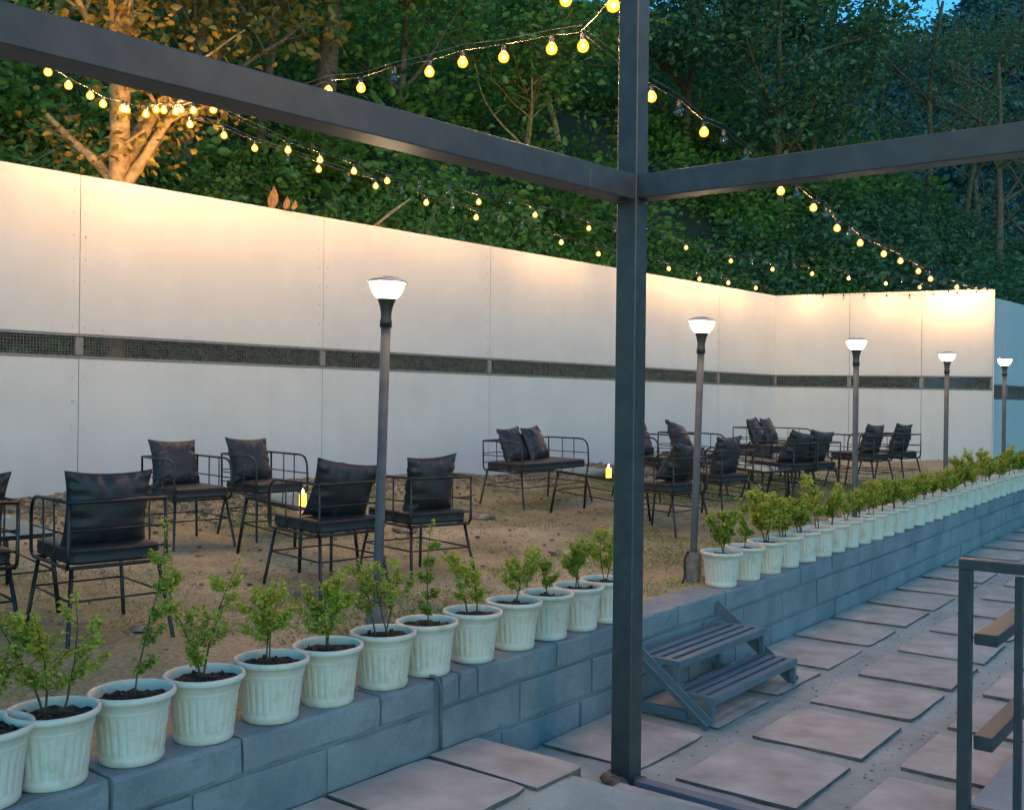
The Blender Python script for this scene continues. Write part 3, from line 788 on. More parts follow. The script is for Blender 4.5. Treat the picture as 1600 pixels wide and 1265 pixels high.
def ground_pose(o, x, y, rz, hw, hd):
    # rest on the ground: sample the feet
    c, s = math.cos(rz), math.sin(rz); q = []
    for sx in (-1, 1):
        for sy in (-1, 1):
            X = x + c * sx * hw - s * sy * hd; Y = y + s * sx * hw + c * sy * hd; q.append((sx, sy, GF(X, Y)))
    z = sum(p[2] for p in q) / 4
    tx = ((q[1][2] + q[3][2]) - (q[0][2] + q[2][2])) / 2 / (2 * hd)
    ty = ((q[2][2] + q[3][2]) - (q[0][2] + q[1][2])) / 2 / (2 * hw)
    o.location = (x, y, z - .012); o.rotation_mode = 'XYZ'
    o.rotation_euler = (Matrix.Rotation(rz, 3, 'Z') @ Matrix.Rotation(math.atan(tx), 3, 'X') @ Matrix.Rotation(-math.atan(ty), 3, 'Y')).to_euler()
WF = (-.66, .75); CF = (.66, -.75)
def put_chair(x, y, f, label, pillows, kind=0, jit=0):
    src = lv0 if kind else ch0
    o = src if src not in used else copy_tree(src); used.add(src)
    rz = yaw(*f) + jit; hw = .59 if kind else .29
    ground_pose(o, x, y, rz, hw, .38)
    tag(o, label, 'loveseat' if kind else 'armchair', 'black wire frame armchairs around the glass tables' if not kind else 'black wire frame loveseats')
    bpy.context.view_layer.update()
    MW = Matrix.LocRotScale(o.location, o.rotation_euler, None)
    for (dx, lean, twist, roll, plabel, mi) in pillows:
        p = bpy.data.objects.new('cushion', PM[mi]); COL.objects.link(p)
        L = Matrix.Translation((dx, -.185, .545 + .185)) @ Matrix.Rotation(twist, 4, 'Z') @ Matrix.Rotation(lean, 4, 'X') @ Matrix.Rotation(roll, 4, 'Y')
        p.matrix_world = MW @ L
        tag(p, plabel, 'cushion', 'black back cushions on the seats')
R_ = R
put_chair(-3.16, 5.73, WF, 'black wire armchair cut off by the left edge of the picture', [(0.02, R(16), .05, 0, 'black back cushion half visible at the left edge of the picture', 1)])
put_chair(-2.42, 6.02, (-.64, .77), 'black wire armchair seen from behind, second from the left edge', [(-.01, R(13), -.06, R(1), 'large black cushion with two pointed ears on the foreground left chair', 0)])
put_chair(-3.0, 9.46, CF, 'black wire armchair facing out by the wall, left of the candle table', [(.03, R(18), 0.12, R(-2), 'upright shiny black cushion on the left chair facing out at the wall', 2)])
put_chair(-2.42, 10.05, CF, 'black wire armchair facing out directly behind the near candle table', [(.06, R(20), .15, R(-3), 'black cushion on the chair facing out behind the near candle', 3)])
put_chair(-1.36, 7.57, WF, 'black wire armchair seen from behind, just left of the near lamp post', [(.02, R(24), -.3, R(9), 'crumpled black cushion slumped beside the near candle', 4)])
put_chair(-.74, 8.05, (-.60, .80), 'black wire armchair seen from behind, just right of the near lamp post', [(.0, R(12), .12, R(-3), 'smooth black cushion on the chair just right of the near lamp post', 1)])
put_chair(.32, 12.85, CF, 'black wire loveseat facing out alone left of the steel post', [(-.15, R(20), .35, R(2), 'right cushion of the pair on the loveseat left of the steel post', 2), (.22, R(20), .25, R(2), 'left cushion of the pair on the loveseat left of the steel post', 3)][::-1], 1)
put_chair(1.62, 10.86, (-.66, .75), 'black wire armchair seen from behind, just left of the second lamp post', [(.05, R(28), -.1, R(12), 'tilted black cushion leaning left just left of the second lamp post', 4)])
put_chair(2.31, 11.75, (-.62, .78), 'black wire armchair seen from behind, just right of the second lamp post', [(.0, R(12), .1, R(0), 'square black cushion just right of the second lamp post', 0)])
put_chair(1.80, 13.2, CF, 'black wire armchair facing out, half hidden by the steel post', [(.02, R(20), .1, R(-3), 'black cushion partly hidden behind the steel post', 2)])
put_chair(2.42, 13.85, CF, 'black wire armchair facing out behind the second lamp post', [(.03, R(30), .3, R(-14), 'tilted black cushion on the chair facing out behind the second lamp post', 3)])
put_chair(4.15, 16.3, CF, 'black wire loveseat facing out in the far corner of the walls', [(.2, R(20), .3, R(5), 'left cushion of the pair on the loveseat in the far corner', 1), (-.14, R(18), .3, R(1), 'right cushion of the pair on the loveseat in the far corner', 0)], 1)
put_chair(3.52, 13.42, WF, 'black wire armchair seen from behind in front of the corner loveseat, left of its pair', [(.03, R(22), -.1, R(8), 'left of two black cushions in front of the corner loveseat', 4)])
put_chair(3.96, 13.85, (-.60, .80), 'black wire armchair seen from behind in front of the corner loveseat, right of its pair', [(.0, R(20), -.05, R(5), 'right of two black cushions in front of the corner loveseat', 1)])
put_chair(5.12, 15.05, (-.66, .75), 'black wire armchair seen from behind beside the third lamp post', [(-.02, R(14), 0, R(3), 'black cushion on the chair beside the third lamp post', 2)])
put_chair(5.85, 15.85, (-.66, .75), 'black wire armchair seen from behind, farthest right before the lit end wall', [(-.02, R(14), 0, R(3), 'farthest right black cushion, against the lit end wall', 0)])

# tables
def make_table():
    root = thing('glass_table', (0, 0, 0)); w, d = .275, .49
    b = MB(); b.cbox((0, 0, .507), (w * 2, d * 2, .008), .002); b.build('tabletop', M['glass'], root)
    b = MB(); b.tube(fillet([(-w + .02, -d + .02, .49), (w - .02, -d + .02, .49), (w - .02, d - .02, .49), (-w + .02, d - .02, .49)], .03, 4, True), .0115, 8, closed=True)
    b.build('frame', M['black'], root, True); P = {}
    for sx in (-1, 1):
        for sy in (-1, 1):
            p0 = Vector((sx * (w - .03), sy * (d - .04), .487)); p1 = Vector((sx * (w + .01), sy * (d + .02), 0)); P[(sx, sy)] = p0.lerp(p1, .45)
            b = MB(); b.tube([p0, p1 + (p1 - p0) * .03], .015, 8); b.build('leg', M['black'], root, True)
    b = MB()
    for k1, k2 in (((-1, -1), (1, -1)), ((1, -1), (1, 1)), ((1, 1), (-1, 1)), ((-1, 1), (-1, -1))): b.tube([P[k1], P[k2]], .0065, 6)
    b.build('stretcher', M['black'], root, True)
    return root
tb0 = make_table()
tables = [(-3.45, 6.75, 'glass topped black table at the left edge beyond the foreground chairs'),
          (-1.83, 8.78, 'glass topped black table with the near candle on it'),
          (1.02, 11.75, 'glass topped black table with a candle beside the steel post'),
          (2.85, 12.75, 'glass topped black table behind the second lamp post'),
          (3.75, 14.9, 'glass topped black table in front of the corner loveseat'),
          (4.78, 15.95, 'glass topped black table left of the farthest right seats')]
for i, (x, y, lab) in enumerate(tables):
    o = tb0 if i == 0 else copy_tree(tb0); ground_pose(o, x, y, yaw(.68, -.73), .28, .5); tag(o, lab, 'table', 'glass tables between the seats')
bpy.context.view_layer.update()

# ------------------------------------------------------------------ potted shrubs
potm = MB()
prof = [(.0001, .0), (.112, .0), (.118, .006), (.1195, .03), (.1165, .034), (.1205, .05), (.1215, .056), (.127, .11), (.1335, .168), (.1345, .178), (.1385, .205), (.1415, .209), (.1445, .234), (.154, .237), (.1605, .243), (.1625, .252), (.160, .261), (.152, .264), (.146, .258), (.143, .24), (.139, .2)]
def flute(i, a):
    if i in (6, 7, 8): return -.005 * (math.sin(a * 26) > .1)
    return 0
potm.lathe(prof, 208, rf=flute)
pot_me = potm.build('pot', M['pot'], smooth=True); potmesh = pot_me.data; bpy.data.objects.remove(pot_me)
for p in potmesh.polygons: pass
soils = []
for sd in range(4):
    g = random.Random(sd); b = MB(); n = 28; vs = [(0, 0, .228 + g.uniform(0, .012))]; fs = []
    for i in range(1, 8):
        r = .142 * i / 7
        for k in range(n):
            a = 6.283 * k / n; vs.append((r * math.cos(a), r * math.sin(a), .218 + g.uniform(-.007, .014) - .006 * (i / 7)))
    for k in range(n): fs.append((0, 1 + k, 1 + (k + 1) % n))
    for i in range(6):
        for k in range(n): fs.append((1 + i * n + k, 1 + (i + 1) * n + k, 1 + (i + 1) * n + (k + 1) % n, 1 + i * n + (k + 1) % n))
    b.add(vs, fs)
    for _ in range(16):
        a = g.uniform(0, 6.28); r = g.uniform(0, .12); q = g.uniform(.006, .014)
        b.box((r * math.cos(a), r * math.sin(a), .228), (q * 1.5, q, q), Matrix.Rotation(g.uniform(0, 3), 3, 'Z') @ Matrix.Rotation(g.uniform(0, 1), 3, 'X'))
    o = b.build('soil', M['soil'], smooth=False); soils.append(o.data); bpy.data.objects.remove(o)

def shrub(seed, H, spread, nst, dens, leaf=.018, lean=(0, 0), tint=.5, base=.2):
    """stems as tubes, leaves along side twigs"""
    g = random.Random(seed); b = MB(); cen = []; tn = []
    def twig(p, d, L, r, lvl):
        pts = [p.copy()]; n = 6
        for i in range(n):
            d = (d + Vector((g.uniform(-.16, .16), g.uniform(-.16, .16), g.uniform(-.05, .16)))).normalized(); p = p + d * L / n; pts.append(p.copy())
        b.tube(pts, [max(.0008, r * (1 - .7 * i / n)) for i in range(n + 1)], 4, caps=False)
        if lvl == 0:
            for i in range(1, n):
                if pts[i].z - z0 > H * base * .6:
                    for q in range(g.choice((1, 2, 2, 3))):
                        a = g.uniform(0, 6.28); dd = (Vector((math.cos(a), math.sin(a), g.uniform(.25, .8)))).normalized()
                        h = (pts[i].z - z0) / H
                        twig(pts[i], dd, spread * g.uniform(.5, 1.05) * (1.1 - .65 * h), r * .4, 1)
            twig(pts[-1], d, H * .12, r * .3, 2)
        elif lvl == 1:
            for i in range(2, n + 1):
                if g.random() < .62:
                    a = g.uniform(0, 6.28); dd = (d + Vector((math.cos(a), math.sin(a), g.uniform(0, .8))) * .9).normalized(); twig(pts[i], dd, spread * g.uniform(.2, .42), r * .6, 2)
        if lvl >= 1:
            for i in range(1, n + 1):
                for q in range(dens + 2 if lvl == 2 else dens + 1):
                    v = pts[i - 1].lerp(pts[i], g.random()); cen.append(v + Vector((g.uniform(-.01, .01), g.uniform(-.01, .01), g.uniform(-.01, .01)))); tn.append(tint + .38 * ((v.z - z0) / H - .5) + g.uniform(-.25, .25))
    z0 = .225
    for k in range(nst):
        a = g.uniform(0, 6.28); sp_ = .0 if nst == 1 else .25
        twig(Vector((g.uniform(-.01, .01) * nst, g.uniform(-.01, .01) * nst, z0 - .01)), Vector((math.cos(a) * sp_ + lean[0], math.sin(a) * sp_ + lean[1], 1)).normalized(), H * g.uniform(.72, .9), .0045, 0)
    so = b.build('stem', M['stem'], smooth=True); sm = so.data; bpy.data.objects.remove(so)
    cen = np.array([tuple(c) for c in cen]); n = len(cen); sz = leaf * (.7 + .6 * np.random.default_rng(seed).random(n))
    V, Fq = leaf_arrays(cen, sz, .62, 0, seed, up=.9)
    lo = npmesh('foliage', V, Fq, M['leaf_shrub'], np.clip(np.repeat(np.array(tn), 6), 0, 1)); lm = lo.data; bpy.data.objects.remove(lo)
    return sm, lm
def scp(px, t=-.135):
    r = (px - 800) / F; ax = O[0] + VS[0] * t; ay = O[1] + VS[1] * t
    return (r * ay - ax) / (US[0] - r * US[1])
ordn = ['first', 'second', 'third', 'fourth', 'fifth', 'sixth', 'seventh', 'eighth', 'ninth', 'tenth', 'eleventh', 'twelfth', 'thirteenth', 'fourteenth', 'fifteenth', 'sixteenth', 'seventeenth', 'eighteenth', 'nineteenth', 'twentieth',
        'twenty-first', 'twenty-second', 'twenty-third', 'twenty-fourth', 'twenty-fifth', 'twenty-sixth', 'twenty-seventh', 'twenty-eighth', 'twenty-ninth', 'thirtieth', 'thirty-first', 'thirty-second']
def potted(s, t, sm, lm, soil, rz, label, sc=1, tilt=0):
    x, y = ST(s, t); root = thing('potted_shrub', (x, y, float(cz(s)) - .011), rz, label, 'potted plant', 'white pots of small shrubs along the block wall')
    link('pot', potmesh, root); link('soil', soil, root, (0, 0, .011)); 
    a = link('stem', sm, root); f = link('foliage', lm, root); a.scale = f.scale = (sc, sc, sc)
    for q in (a, f): q.location = (0, 0, .225 * (1 - sc))
    root.rotation_euler = (tilt, 0, rz)
near = [  # px, H, spread, stems, dens, lean, tint, description
    (-20, .36, .12, 3, 1, (0, 0), .45, 'white potted shrub cut off by the left edge'),
    (88, .40, .115, 3, 1, (-.05, 0), .52, 'white pot with loose three stemmed light green shrub, leftmost whole pot'),
    (212, .62, .075, 1, 1, (.16, .05), .35, 'white pot with tall thin leaning shrub and a sprig over its rim'),
    (324, .46, .10, 2, 1, (-.06, 0), .5, 'white pot with slim yellow green shrub between the tall leaning one and a rounder one'),
    (428, .36, .115, 2, 2, (0, 0), .62, 'white pot with dense rounded yellow green shrub'),
    (517, .33, .12, 2, 2, (-.04, .02), .5, 'white pot with wide bushy shrub just left of the near lamp post'),
    (603, .34, .14, 3, 1, (.02, .04), .38, 'white pot with spreading shrub in front of the near lamp post'),
    (671, .50, .06, 1, 2, (-.03, 0), .3, 'white pot with tall narrow dark green shrub right of the near lamp post'),
    (741, .32, .105, 2, 2, (.06, 0), .6, 'white pot with yellowish fanned shrub, the first right of the tall narrow one'),
    (806, .36, .10, 2, 1, (-.05, 0), .5, 'white pot with airy shrub, second right of the tall narrow one'),
    (858, .27, .065, 1, 2, (.02, 0), .35, 'white pot with small dark shrub and brown soil mound'),
    (906, .32, .10, 2, 2, (0, 0), .4, 'white pot with bushy dark shrub, last whole one left of the steel post'),
    (948, .34, .09, 2, 2, (0, 0), .6, 'white potted shrub partly hidden by the left side of the steel post')]
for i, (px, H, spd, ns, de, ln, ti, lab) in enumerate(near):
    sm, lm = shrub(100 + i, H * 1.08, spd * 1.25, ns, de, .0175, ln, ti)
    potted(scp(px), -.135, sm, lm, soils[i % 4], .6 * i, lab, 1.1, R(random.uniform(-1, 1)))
VAR = [shrub(200 + k, *a) for k, a in enumerate([(.30, .10, 2, 2, .019, (0, 0), .38), (.38, .09, 1, 2, .019, (-.08, 0), .4), (.36, .13, 3, 2, .019, (0, 0), .6), (.30, .13, 3, 2, .019, (0, 0), .38), (.36, .12, 2, 2, .019, (0, 0), .6), (.33, .12, 2, 2, .019, (.05, 0), .42), (.45, .09, 2, 2, .019, (0, 0), .65), (.26, .11, 2, 1, .019, (0, 0), .5)])]
kinds = ['low round dark', 'slim green', 'full yellow green', 'dense dark green', 'bushy lime green', 'rounded green', 'tall light green', 'sparse low']
s = scp(1131); i = 0
seq = [0, 1, 2, 3, 3, 6, 5, 4, 5, 4, 5, 0, 7, 3, 7, 5, 2, 7, 5, 5, 7, 6, 4, 7, 7, 6, 1, 5, 3, 5, 2, 3]
while i < 32 and s < 19:
    k = seq[i]; sm, lm = VAR[k]
    if i == 0: lab = 'white pot with small low dark shrub beside the concrete lamp foot'
    else: lab = 'white pot with %s shrub, %s pot counting right from the concrete lamp foot' % (kinds[k], ordn[i])
    potted(s, -.135 + random.uniform(-.01, .01), sm, lm, soils[i % 4], random.uniform(0, 6.28), lab, random.uniform(1.0, 1.5), R(random.uniform(-1.5, 1.5)))
    s += .40 if i < 3 else random.uniform(.345, .375); i += 1
# candles stand on two of the tables
def on_plane(px, py, z):
    d = ray(px, py); k = (z - CAMH) / d.z; return d.x * k, d.y * k
def candle_on(i, px, py, lab):
    zt_ = GF(tables[i][0], tables[i][1]) + .501
    x, y = on_plane(px, py, zt_)
    root = thing('candle', (x, y, zt_), 0, lab, 'candle', 'lit candles on the glass tables')
    b = MB(); b.lathe([(.0001, .0), (.029, .0), (.029, .098), (.026, .107), (.014, .100), (.0001, .096)], 20); b.build('wax', M['wax'], root, True)
    b = MB(); b.lathe([(.0001, .098), (.006, .106), (.008, .118), (.004, .134), (.0001, .146)], 10); b.build('flame', M['flame'], root, True)
    b = MB(); b.lathe([(.042, .002), (.044, .15)], 20); b.build('glass_cup', M['clear'], root, True)
candle_on(1, 473, 792, 'lit yellow candle on the near glass table beside the slumped cushion')
candle_on(2, 951, 746, 'lit yellow candle in a glass on the table beside the steel post')

# ------------------------------------------------------------------ string lights
def string(name_label, pts, drop=.09, on=None, attach=None, wire=True, sag=.0):
    """pts: list of (px,py,Y,lit) bulb centres; cable passes above each"""
    root = None; P = [at(a, b, c) for a, b, c, l in pts]
    root = thing('string_lights', tuple(P[0]), 0, name_label, 'string lights', 'festoon bulb strings over the garden'); O0 = Vector(P[0])
    cab = [p + Vector((0, 0, drop)) - O0 for p in P]
    ends = [(at(*e) - O0) for e in (attach or [])]
    full = []
    if ends: full.append(ends[0])
    full += cab
    if len(ends) > 1: full.append(ends[1])
    line = [full[0]]
    for a, b in zip(full[:-1], full[1:]):
        m = (a + b) / 2; L = (b - a).length; m.z -= .012 * L
        line += [a * .375 + m * .5 + b * .125, m * 1.0 + Vector((0, 0, 0)), b * .375 + m * .5 + a * .125, b]
    b = MB(); b.tube(line, .0038, 5); b.build('cable', M['cable'], root, True)
    if wire:
        up = [p + Vector((0, 0, .035 + .006 * math.sin(i * 1.7))) for i, p in enumerate(full)]
        b = MB(); b.tube(up, .002, 4); b.build('support_wire', M['wire'], root)
    for p, (_, _, _, lit) in zip(P, pts):
        c = p - O0
        bl = MB(); bl.lathe([(.0001, .088), (.012, .086), (.017, .078), (.017, .042), (.0145, .036), (.0001, .036)], 10, tuple(c)); so = bl.build('socket', M['lamp_neck'], root, True)
        bl = MB(); bl.lathe([(.0001, -.036), (.014, -.033), (.028, -.025), (.036, -.006), (.035, .011), (.025, .028), (.0135, .044)], 18, tuple(c)); bl.build('bulb', M['bulbglow'] if lit else M['clear'], root, True)
        if lit:
            bl = MB(); bl.lathe([(.0001, -.015), (.0066, -.009), (.009, 0), (.0066, .009), (.0001, .015)], 8, tuple(c)); bl.build('filament', M['filament'], root, True)
    return root
yA = lambda px: wallY(px) - 1.6
yB = lambda px: wallY(px) - .95
string('upper bulb string running above the long white wall', [(a, b, yA(a), l) for a, b, l in
    [(450, 235, 1), (500, 250, 1), (553, 268, 1), (605, 283, 1), (655, 292, 0), (702, 299, 0), (748, 316, 1), (798, 318, 0), (836, 336, 1), (880, 339, 0), (920, 357, 1)]] +
    [(a, b, yA(920) + (a - 920) * .0125, l) for a, b, l in [(960, 360, 0), (1037, 373, 0), (1072, 387, 1), (1107, 393, 0), (1142, 408, 1), (1174, 410, 0), (1207, 421, 1), (1240, 417, 0), (1269, 428, 1), (1298, 424, 0), (1326, 435, 1), (1355, 432, 0), (1384, 443, 1), (1409, 440, 0), (1437, 449, 1)]],
    attach=[(333, 168, 11.2), (1500, 452, 20.6)])
string('lower bulb string sloping along the top of the long white wall', [(a, b, yB(a), l) for a, b, l in
    [(297, 195, 1), (350, 212, 1), (398, 232, 1), (450, 250, 0), (498, 265, 1), (545, 280, 0), (587, 291, 1), (628, 300, 0), (666, 317, 1), (706, 325, 0), (744, 340, 1), (779, 345, 0), (815, 355, 0), (877, 379, 1), (935, 397, 1), (990, 405, 0), (1045, 420, 1), (1093, 436, 1), (1138, 442, 1), (1181, 450, 1)]],
    attach=[(262, 170, 11.0), (1210, 456, 22.0)])
def w2Y(px):
    r = (px - 800) / F; e = (W2B - W2A); # line W2A + k e , X = rY
    k = (r * W2A[1] - W2A[0]) / (e[0] - r * e[1]); return W2A[1] + k * e[1] - .42
string('bulb string fixed along the top edge of the end wall', [(a, b, w2Y(a), l) for a, b, l in
    [(1257, 464, 1), (1286, 466, 0), (1318, 466, 0), (1350, 465, 0), (1385, 467, 1), (1421, 466, 0), (1458, 465, 1), (1482, 460, 1), (1496, 463, 1), (1526, 461, 1)]],
    drop=.07, attach=[(1214, 459, 22.0), (1546, 455, 20.3)], wire=False)
def inv(px, a, ya, b, yb):
    t = (px - a) / (b - a); return 1 / ((1 - t) / ya + t / yb)
yD = lambda px: inv(px, 907, 6.3, 1548, 20.2)
string('bulb string running down from the steel post to the right end of the wall', [(a, b, yD(a), l) for a, b, l in
    [(1018, 152, 1), (1061, 174, 0), (1100, 207, 1), (1131, 219, 0), (1165, 248, 0), (1220, 299, 1), (1245, 304, 0), (1271, 325, 1), (1291, 336, 0), (1308, 357, 1), (1327, 366, 0), (1344, 380, 1), (1381, 397, 1), (1407, 408, 1), (1435, 424, 1), (1454, 436, 1), (1475, 443, 0), (1495, 449, 1), (1513, 455, 1), (1530, 457, 1), (1543, 457, 1)]],
    attach=[(907, 50, 6.3), (1549, 452, 20.2)])
yC = lambda px: inv(px, 907, 6.3, 333, 10.4)
string('bulb string crossing from the left tree up to the wire knot by the post', [(a, b, yC(a), l) for a, b, l in
    [(911, 73, 1), (862, 77, 1), (787, 90, 1), (723, 98, 1), (671, 113, 1), (616, 122, 0), (564, 138, 1), (513, 142, 1), (465, 158, 0), (420, 168, 0), (376, 176, 0), (333, 172, 1), (302, 173, 1)]],
    attach=[(907, 50, 6.3), (262, 166, 11.0)])
string('short bulb string rising from the wire knot to the top of the post', [(a, b, Y, l) for a, b, Y, l in
    [(958, 9, 5.5, 1), (884, 1, 5.9, 1)]][:1], drop=.05, attach=[(907, 50, 6.3), (985, -60, 5.25)], wire=False)
string('bulb string looping off the top edge of the picture near the post', [(884, 1, 6.1, 1), (800, -18, 6.4, 1), (700, -30, 6.9, 1)], drop=.07, attach=[(962, -10, 5.3), (560, -40, 7.6)], wire=False)
string('dense bulb string wound round the forked orange lit tree', [(a, b, c, 1) for a, b, c in
    [(75, 113, 9.2), (107, 134, 9.5), (141, 150, 9.8), (161, 163, 10.1), (192, 170, 10.3), (198, 172, 10.6), (228, 179, 10.7), (244, 172, 10.8), (256, 173, 10.9), (275, 175, 11.0), (283, 172, 11.1)]],
    drop=.07, attach=[(20, 70, 8.8), (300, 165, 11.1)], wire=False)

def string3(name_label, A, B, n):
    pts = []; A = Vector(A); B = Vector(B); root = thing('string_lights', tuple(A), 0, name_label, 'string lights', 'festoon bulb strings over the garden')
    line = []
    for i in range(n * 3 + 1):
        q = i / (n * 3); p = (B - A) * q; p.z -= .5 * 4 * q * (1 - q) * .6; line.append(p)
    b = MB(); b.tube(line, .0038, 5); b.build('cable', M['cable'], root, True)
    for i in range(n):
        c = line[i * 3 + 2] - Vector((0, 0, .09))
        bl = MB(); bl.lathe([(.0001, .088), (.012, .086), (.017, .078), (.017, .042), (.0145, .036), (.0001, .036)], 10, tuple(c)); bl.build('socket', M['lamp_neck'], root, True)
        bl = MB(); bl.lathe([(.0001, -.036), (.014, -.033), (.028, -.025), (.036, -.006), (.035, .011), (.025, .028), (.0135, .044)], 18, tuple(c)); bl.build('bulb', M['bulbglow'], root, True)
        bl = MB(); bl.lathe([(.0001, -.015), (.0066, -.009), (.009, 0), (.0066, .009), (.0001, .015)], 8, tuple(c)); bl.build('filament', M['filament'], root, True)
string3('bulb string leaving the top of the steel post above the paved path', (PX, PY, 4.55), (3.6, .6, 3.6), 10)

# ------------------------------------------------------------------ hillside behind the walls
def hill_h(a, d):
    X = W0[0] + EW[0] * a + NW[0] * d; Y = W0[1] + EW[1] * a + NW[1] * d
    D = np.sqrt(np.clip(d, 0, None) ** 2 + np.clip(a - 17.5, 0, None) ** 2 * .9)
    r = X / np.maximum(Y, 1)
    m = np.interp(r, [-1, .12, .32, .48, .8], [.8, .8, .55, .33, .3])
    z = .45 + m * 60 * (1 - np.exp(-D / 60.0)) * 1.1
    z = z + .9 * vnoise(X, Y, .22, 31) * np.clip(D / 4, 0, 1) + .35 * vnoise(X, Y, .7, 32) * np.clip(D / 2, 0, 1)
    z = np.where((d < .15) & (a < 17.6), -1.6, z); z = np.where((d < -3.75) & (a < 40), -1.6, z)
    return X, Y, z
aa = np.arange(-14, 95, .7); dd = np.concatenate([np.arange(-40, 0, 1.0), np.arange(0, 60, .7)])
ho = grid_mesh('hillside', aa, dd, lambda a, d: hill_h(a, d), mat('leaf_litter_earth', (.075, .055, .03), .95, nscale=6, namt=.6, bump=1, bscale=12, col2=(.05, .06, .022)))
tag(ho, kind='structure')
def hz(a, d):
    X, Y, z = hill_h(np.array(float(a)), np.array(float(d))); return float(X), float(Y), float(z)
def hz_r(px, D):          # hill point on the bearing of a pixel column, D metres behind the wall line
    r = (px - 800) / F
    if px < 1215:
        Y = wallY(px) ; X = r * Y
        a = (X - W0[0]) * EW[0] + (Y - W0[1]) * EW[1]; dirv = np.array([r, 1.0]); k = D / (dirv @ NW)
        X += r * k; Y += k
    else:
        Y = 22 + D; X = r * Y
    a = (X - W0[0]) * EW[0] + (Y - W0[1]) * EW[1]; d = (X - W0[0]) * NW[0] + (Y - W0[1]) * NW[1]
    return hz(a, d)

def clump_leaves(centers, radii, nper, size, seed, squash=.8, shell=.55):
    g = np.random.default_rng(seed); cs = np.repeat(centers, nper, 0); rs = np.repeat(radii, nper)[:, None]
    v = g.normal(size=cs.shape); v /= np.linalg.norm(v, axis=1)[:, None]
    rad = (shell + (1 - shell) * g.random((len(cs), 1))) * (g.random((len(cs), 1)) ** .25)
    v[:, 2] *= squash; p = cs + v * rad * rs
    tn = np.repeat(g.random(len(centers)) * .45, nper) + g.random(len(cs)) * .4
    return p, tn
# undergrowth: many low leafy clumps following the slope
def undergrowth(name, n, dmin, dmax, amin, amax, rad, nper, leaf, m, seed, rlim=(-.62, .56)):
    g = np.random.default_rng(seed); cs = []; rs = []
    while len(cs) < n:
        a = g.uniform(amin, amax); d = dmin + (dmax - dmin) * g.random() ** 1.3
        X, Y, z = hz(a, d); r = X / Y if Y > 1 else 9
        if not (rlim[0] < r < rlim[1]) or (z - CAMH) / Y > .52: continue
        rr_ = rad * g.uniform(.6, 1.5); cs.append((X, Y, z + rr_ * .35)); rs.append(rr_)
    p, tn = clump_leaves(np.array(cs), np.array(rs), nper, leaf, seed)
    pd = (p[:, 0] - W0[0]) * NW[0] + (p[:, 1] - W0[1]) * NW[1]; keep = (wall_dist(p[:, 0], p[:, 1]) < -.2) & (pd > -3.6); p = p[keep]; tn = tn[keep]
    sz = leaf * (.6 + .8 * g.random(len(p)))
    V, Fq = leaf_arrays(p, sz, .6, .4, seed, up=1.0)
    o = npmesh(name, V, Fq, m, np.clip(np.repeat(tn, 6), 0, 1)); tag(o, kind='stuff'); return o
undergrowth('undergrowth', 620, .5, 7, -6, 17, .55, 120, .13, M['leaf_hill'], 11)
undergrowth('undergrowth', 560, 6, 40, -8, 40, 1.35, 170, .22, M['leaf_hill'], 12)
undergrowth('undergrowth', 260, .3, 4, 10, 20, .55, 120, .12, M['leaf_hill'], 15)
undergrowth('undergrowth', 260, -9, 6, 17.8, 26, .7, 120, .13, M['leaf_hill'], 16, (.1, .56))
undergrowth('undergrowth', 330, -22, 14, 18, 48, 1.0, 150, .19, M['leaf_dark'], 13, (.2, .56))
undergrowth('undergrowth', 150, .4, 3.5, -7, 2, .4, 70, .15, M['leaf_dry'], 14)
# bare twigs and stalks tangled on the bank
tw = MB(); g = random.Random(5)
for _ in range(420):
    a = g.uniform(-6, 17); d = 1.6 + 5 * g.random() ** 1.5
    if g.random() < .3: a = g.uniform(-6, 0)
    X, Y, z = hz(a, d); p = Vector((X, Y, z)); v = Vector((g.uniform(-1, 1), g.uniform(-.6, .6), g.uniform(.2, 1.2))).normalized(); pts = [p]
    for k in range(5):
        v = (v + Vector((g.uniform(-.3, .3), g.uniform(-.3, .3), g.uniform(-.35, .1)))).normalized(); p = p + v * g.uniform(.12, .32); pts.append(p)
    tw.tube(pts, [.008, .007, .006, .005, .004, .003], 4, caps=False)
tag(tw.build('dry_stalks', M['deadwood']), kind='stuff')

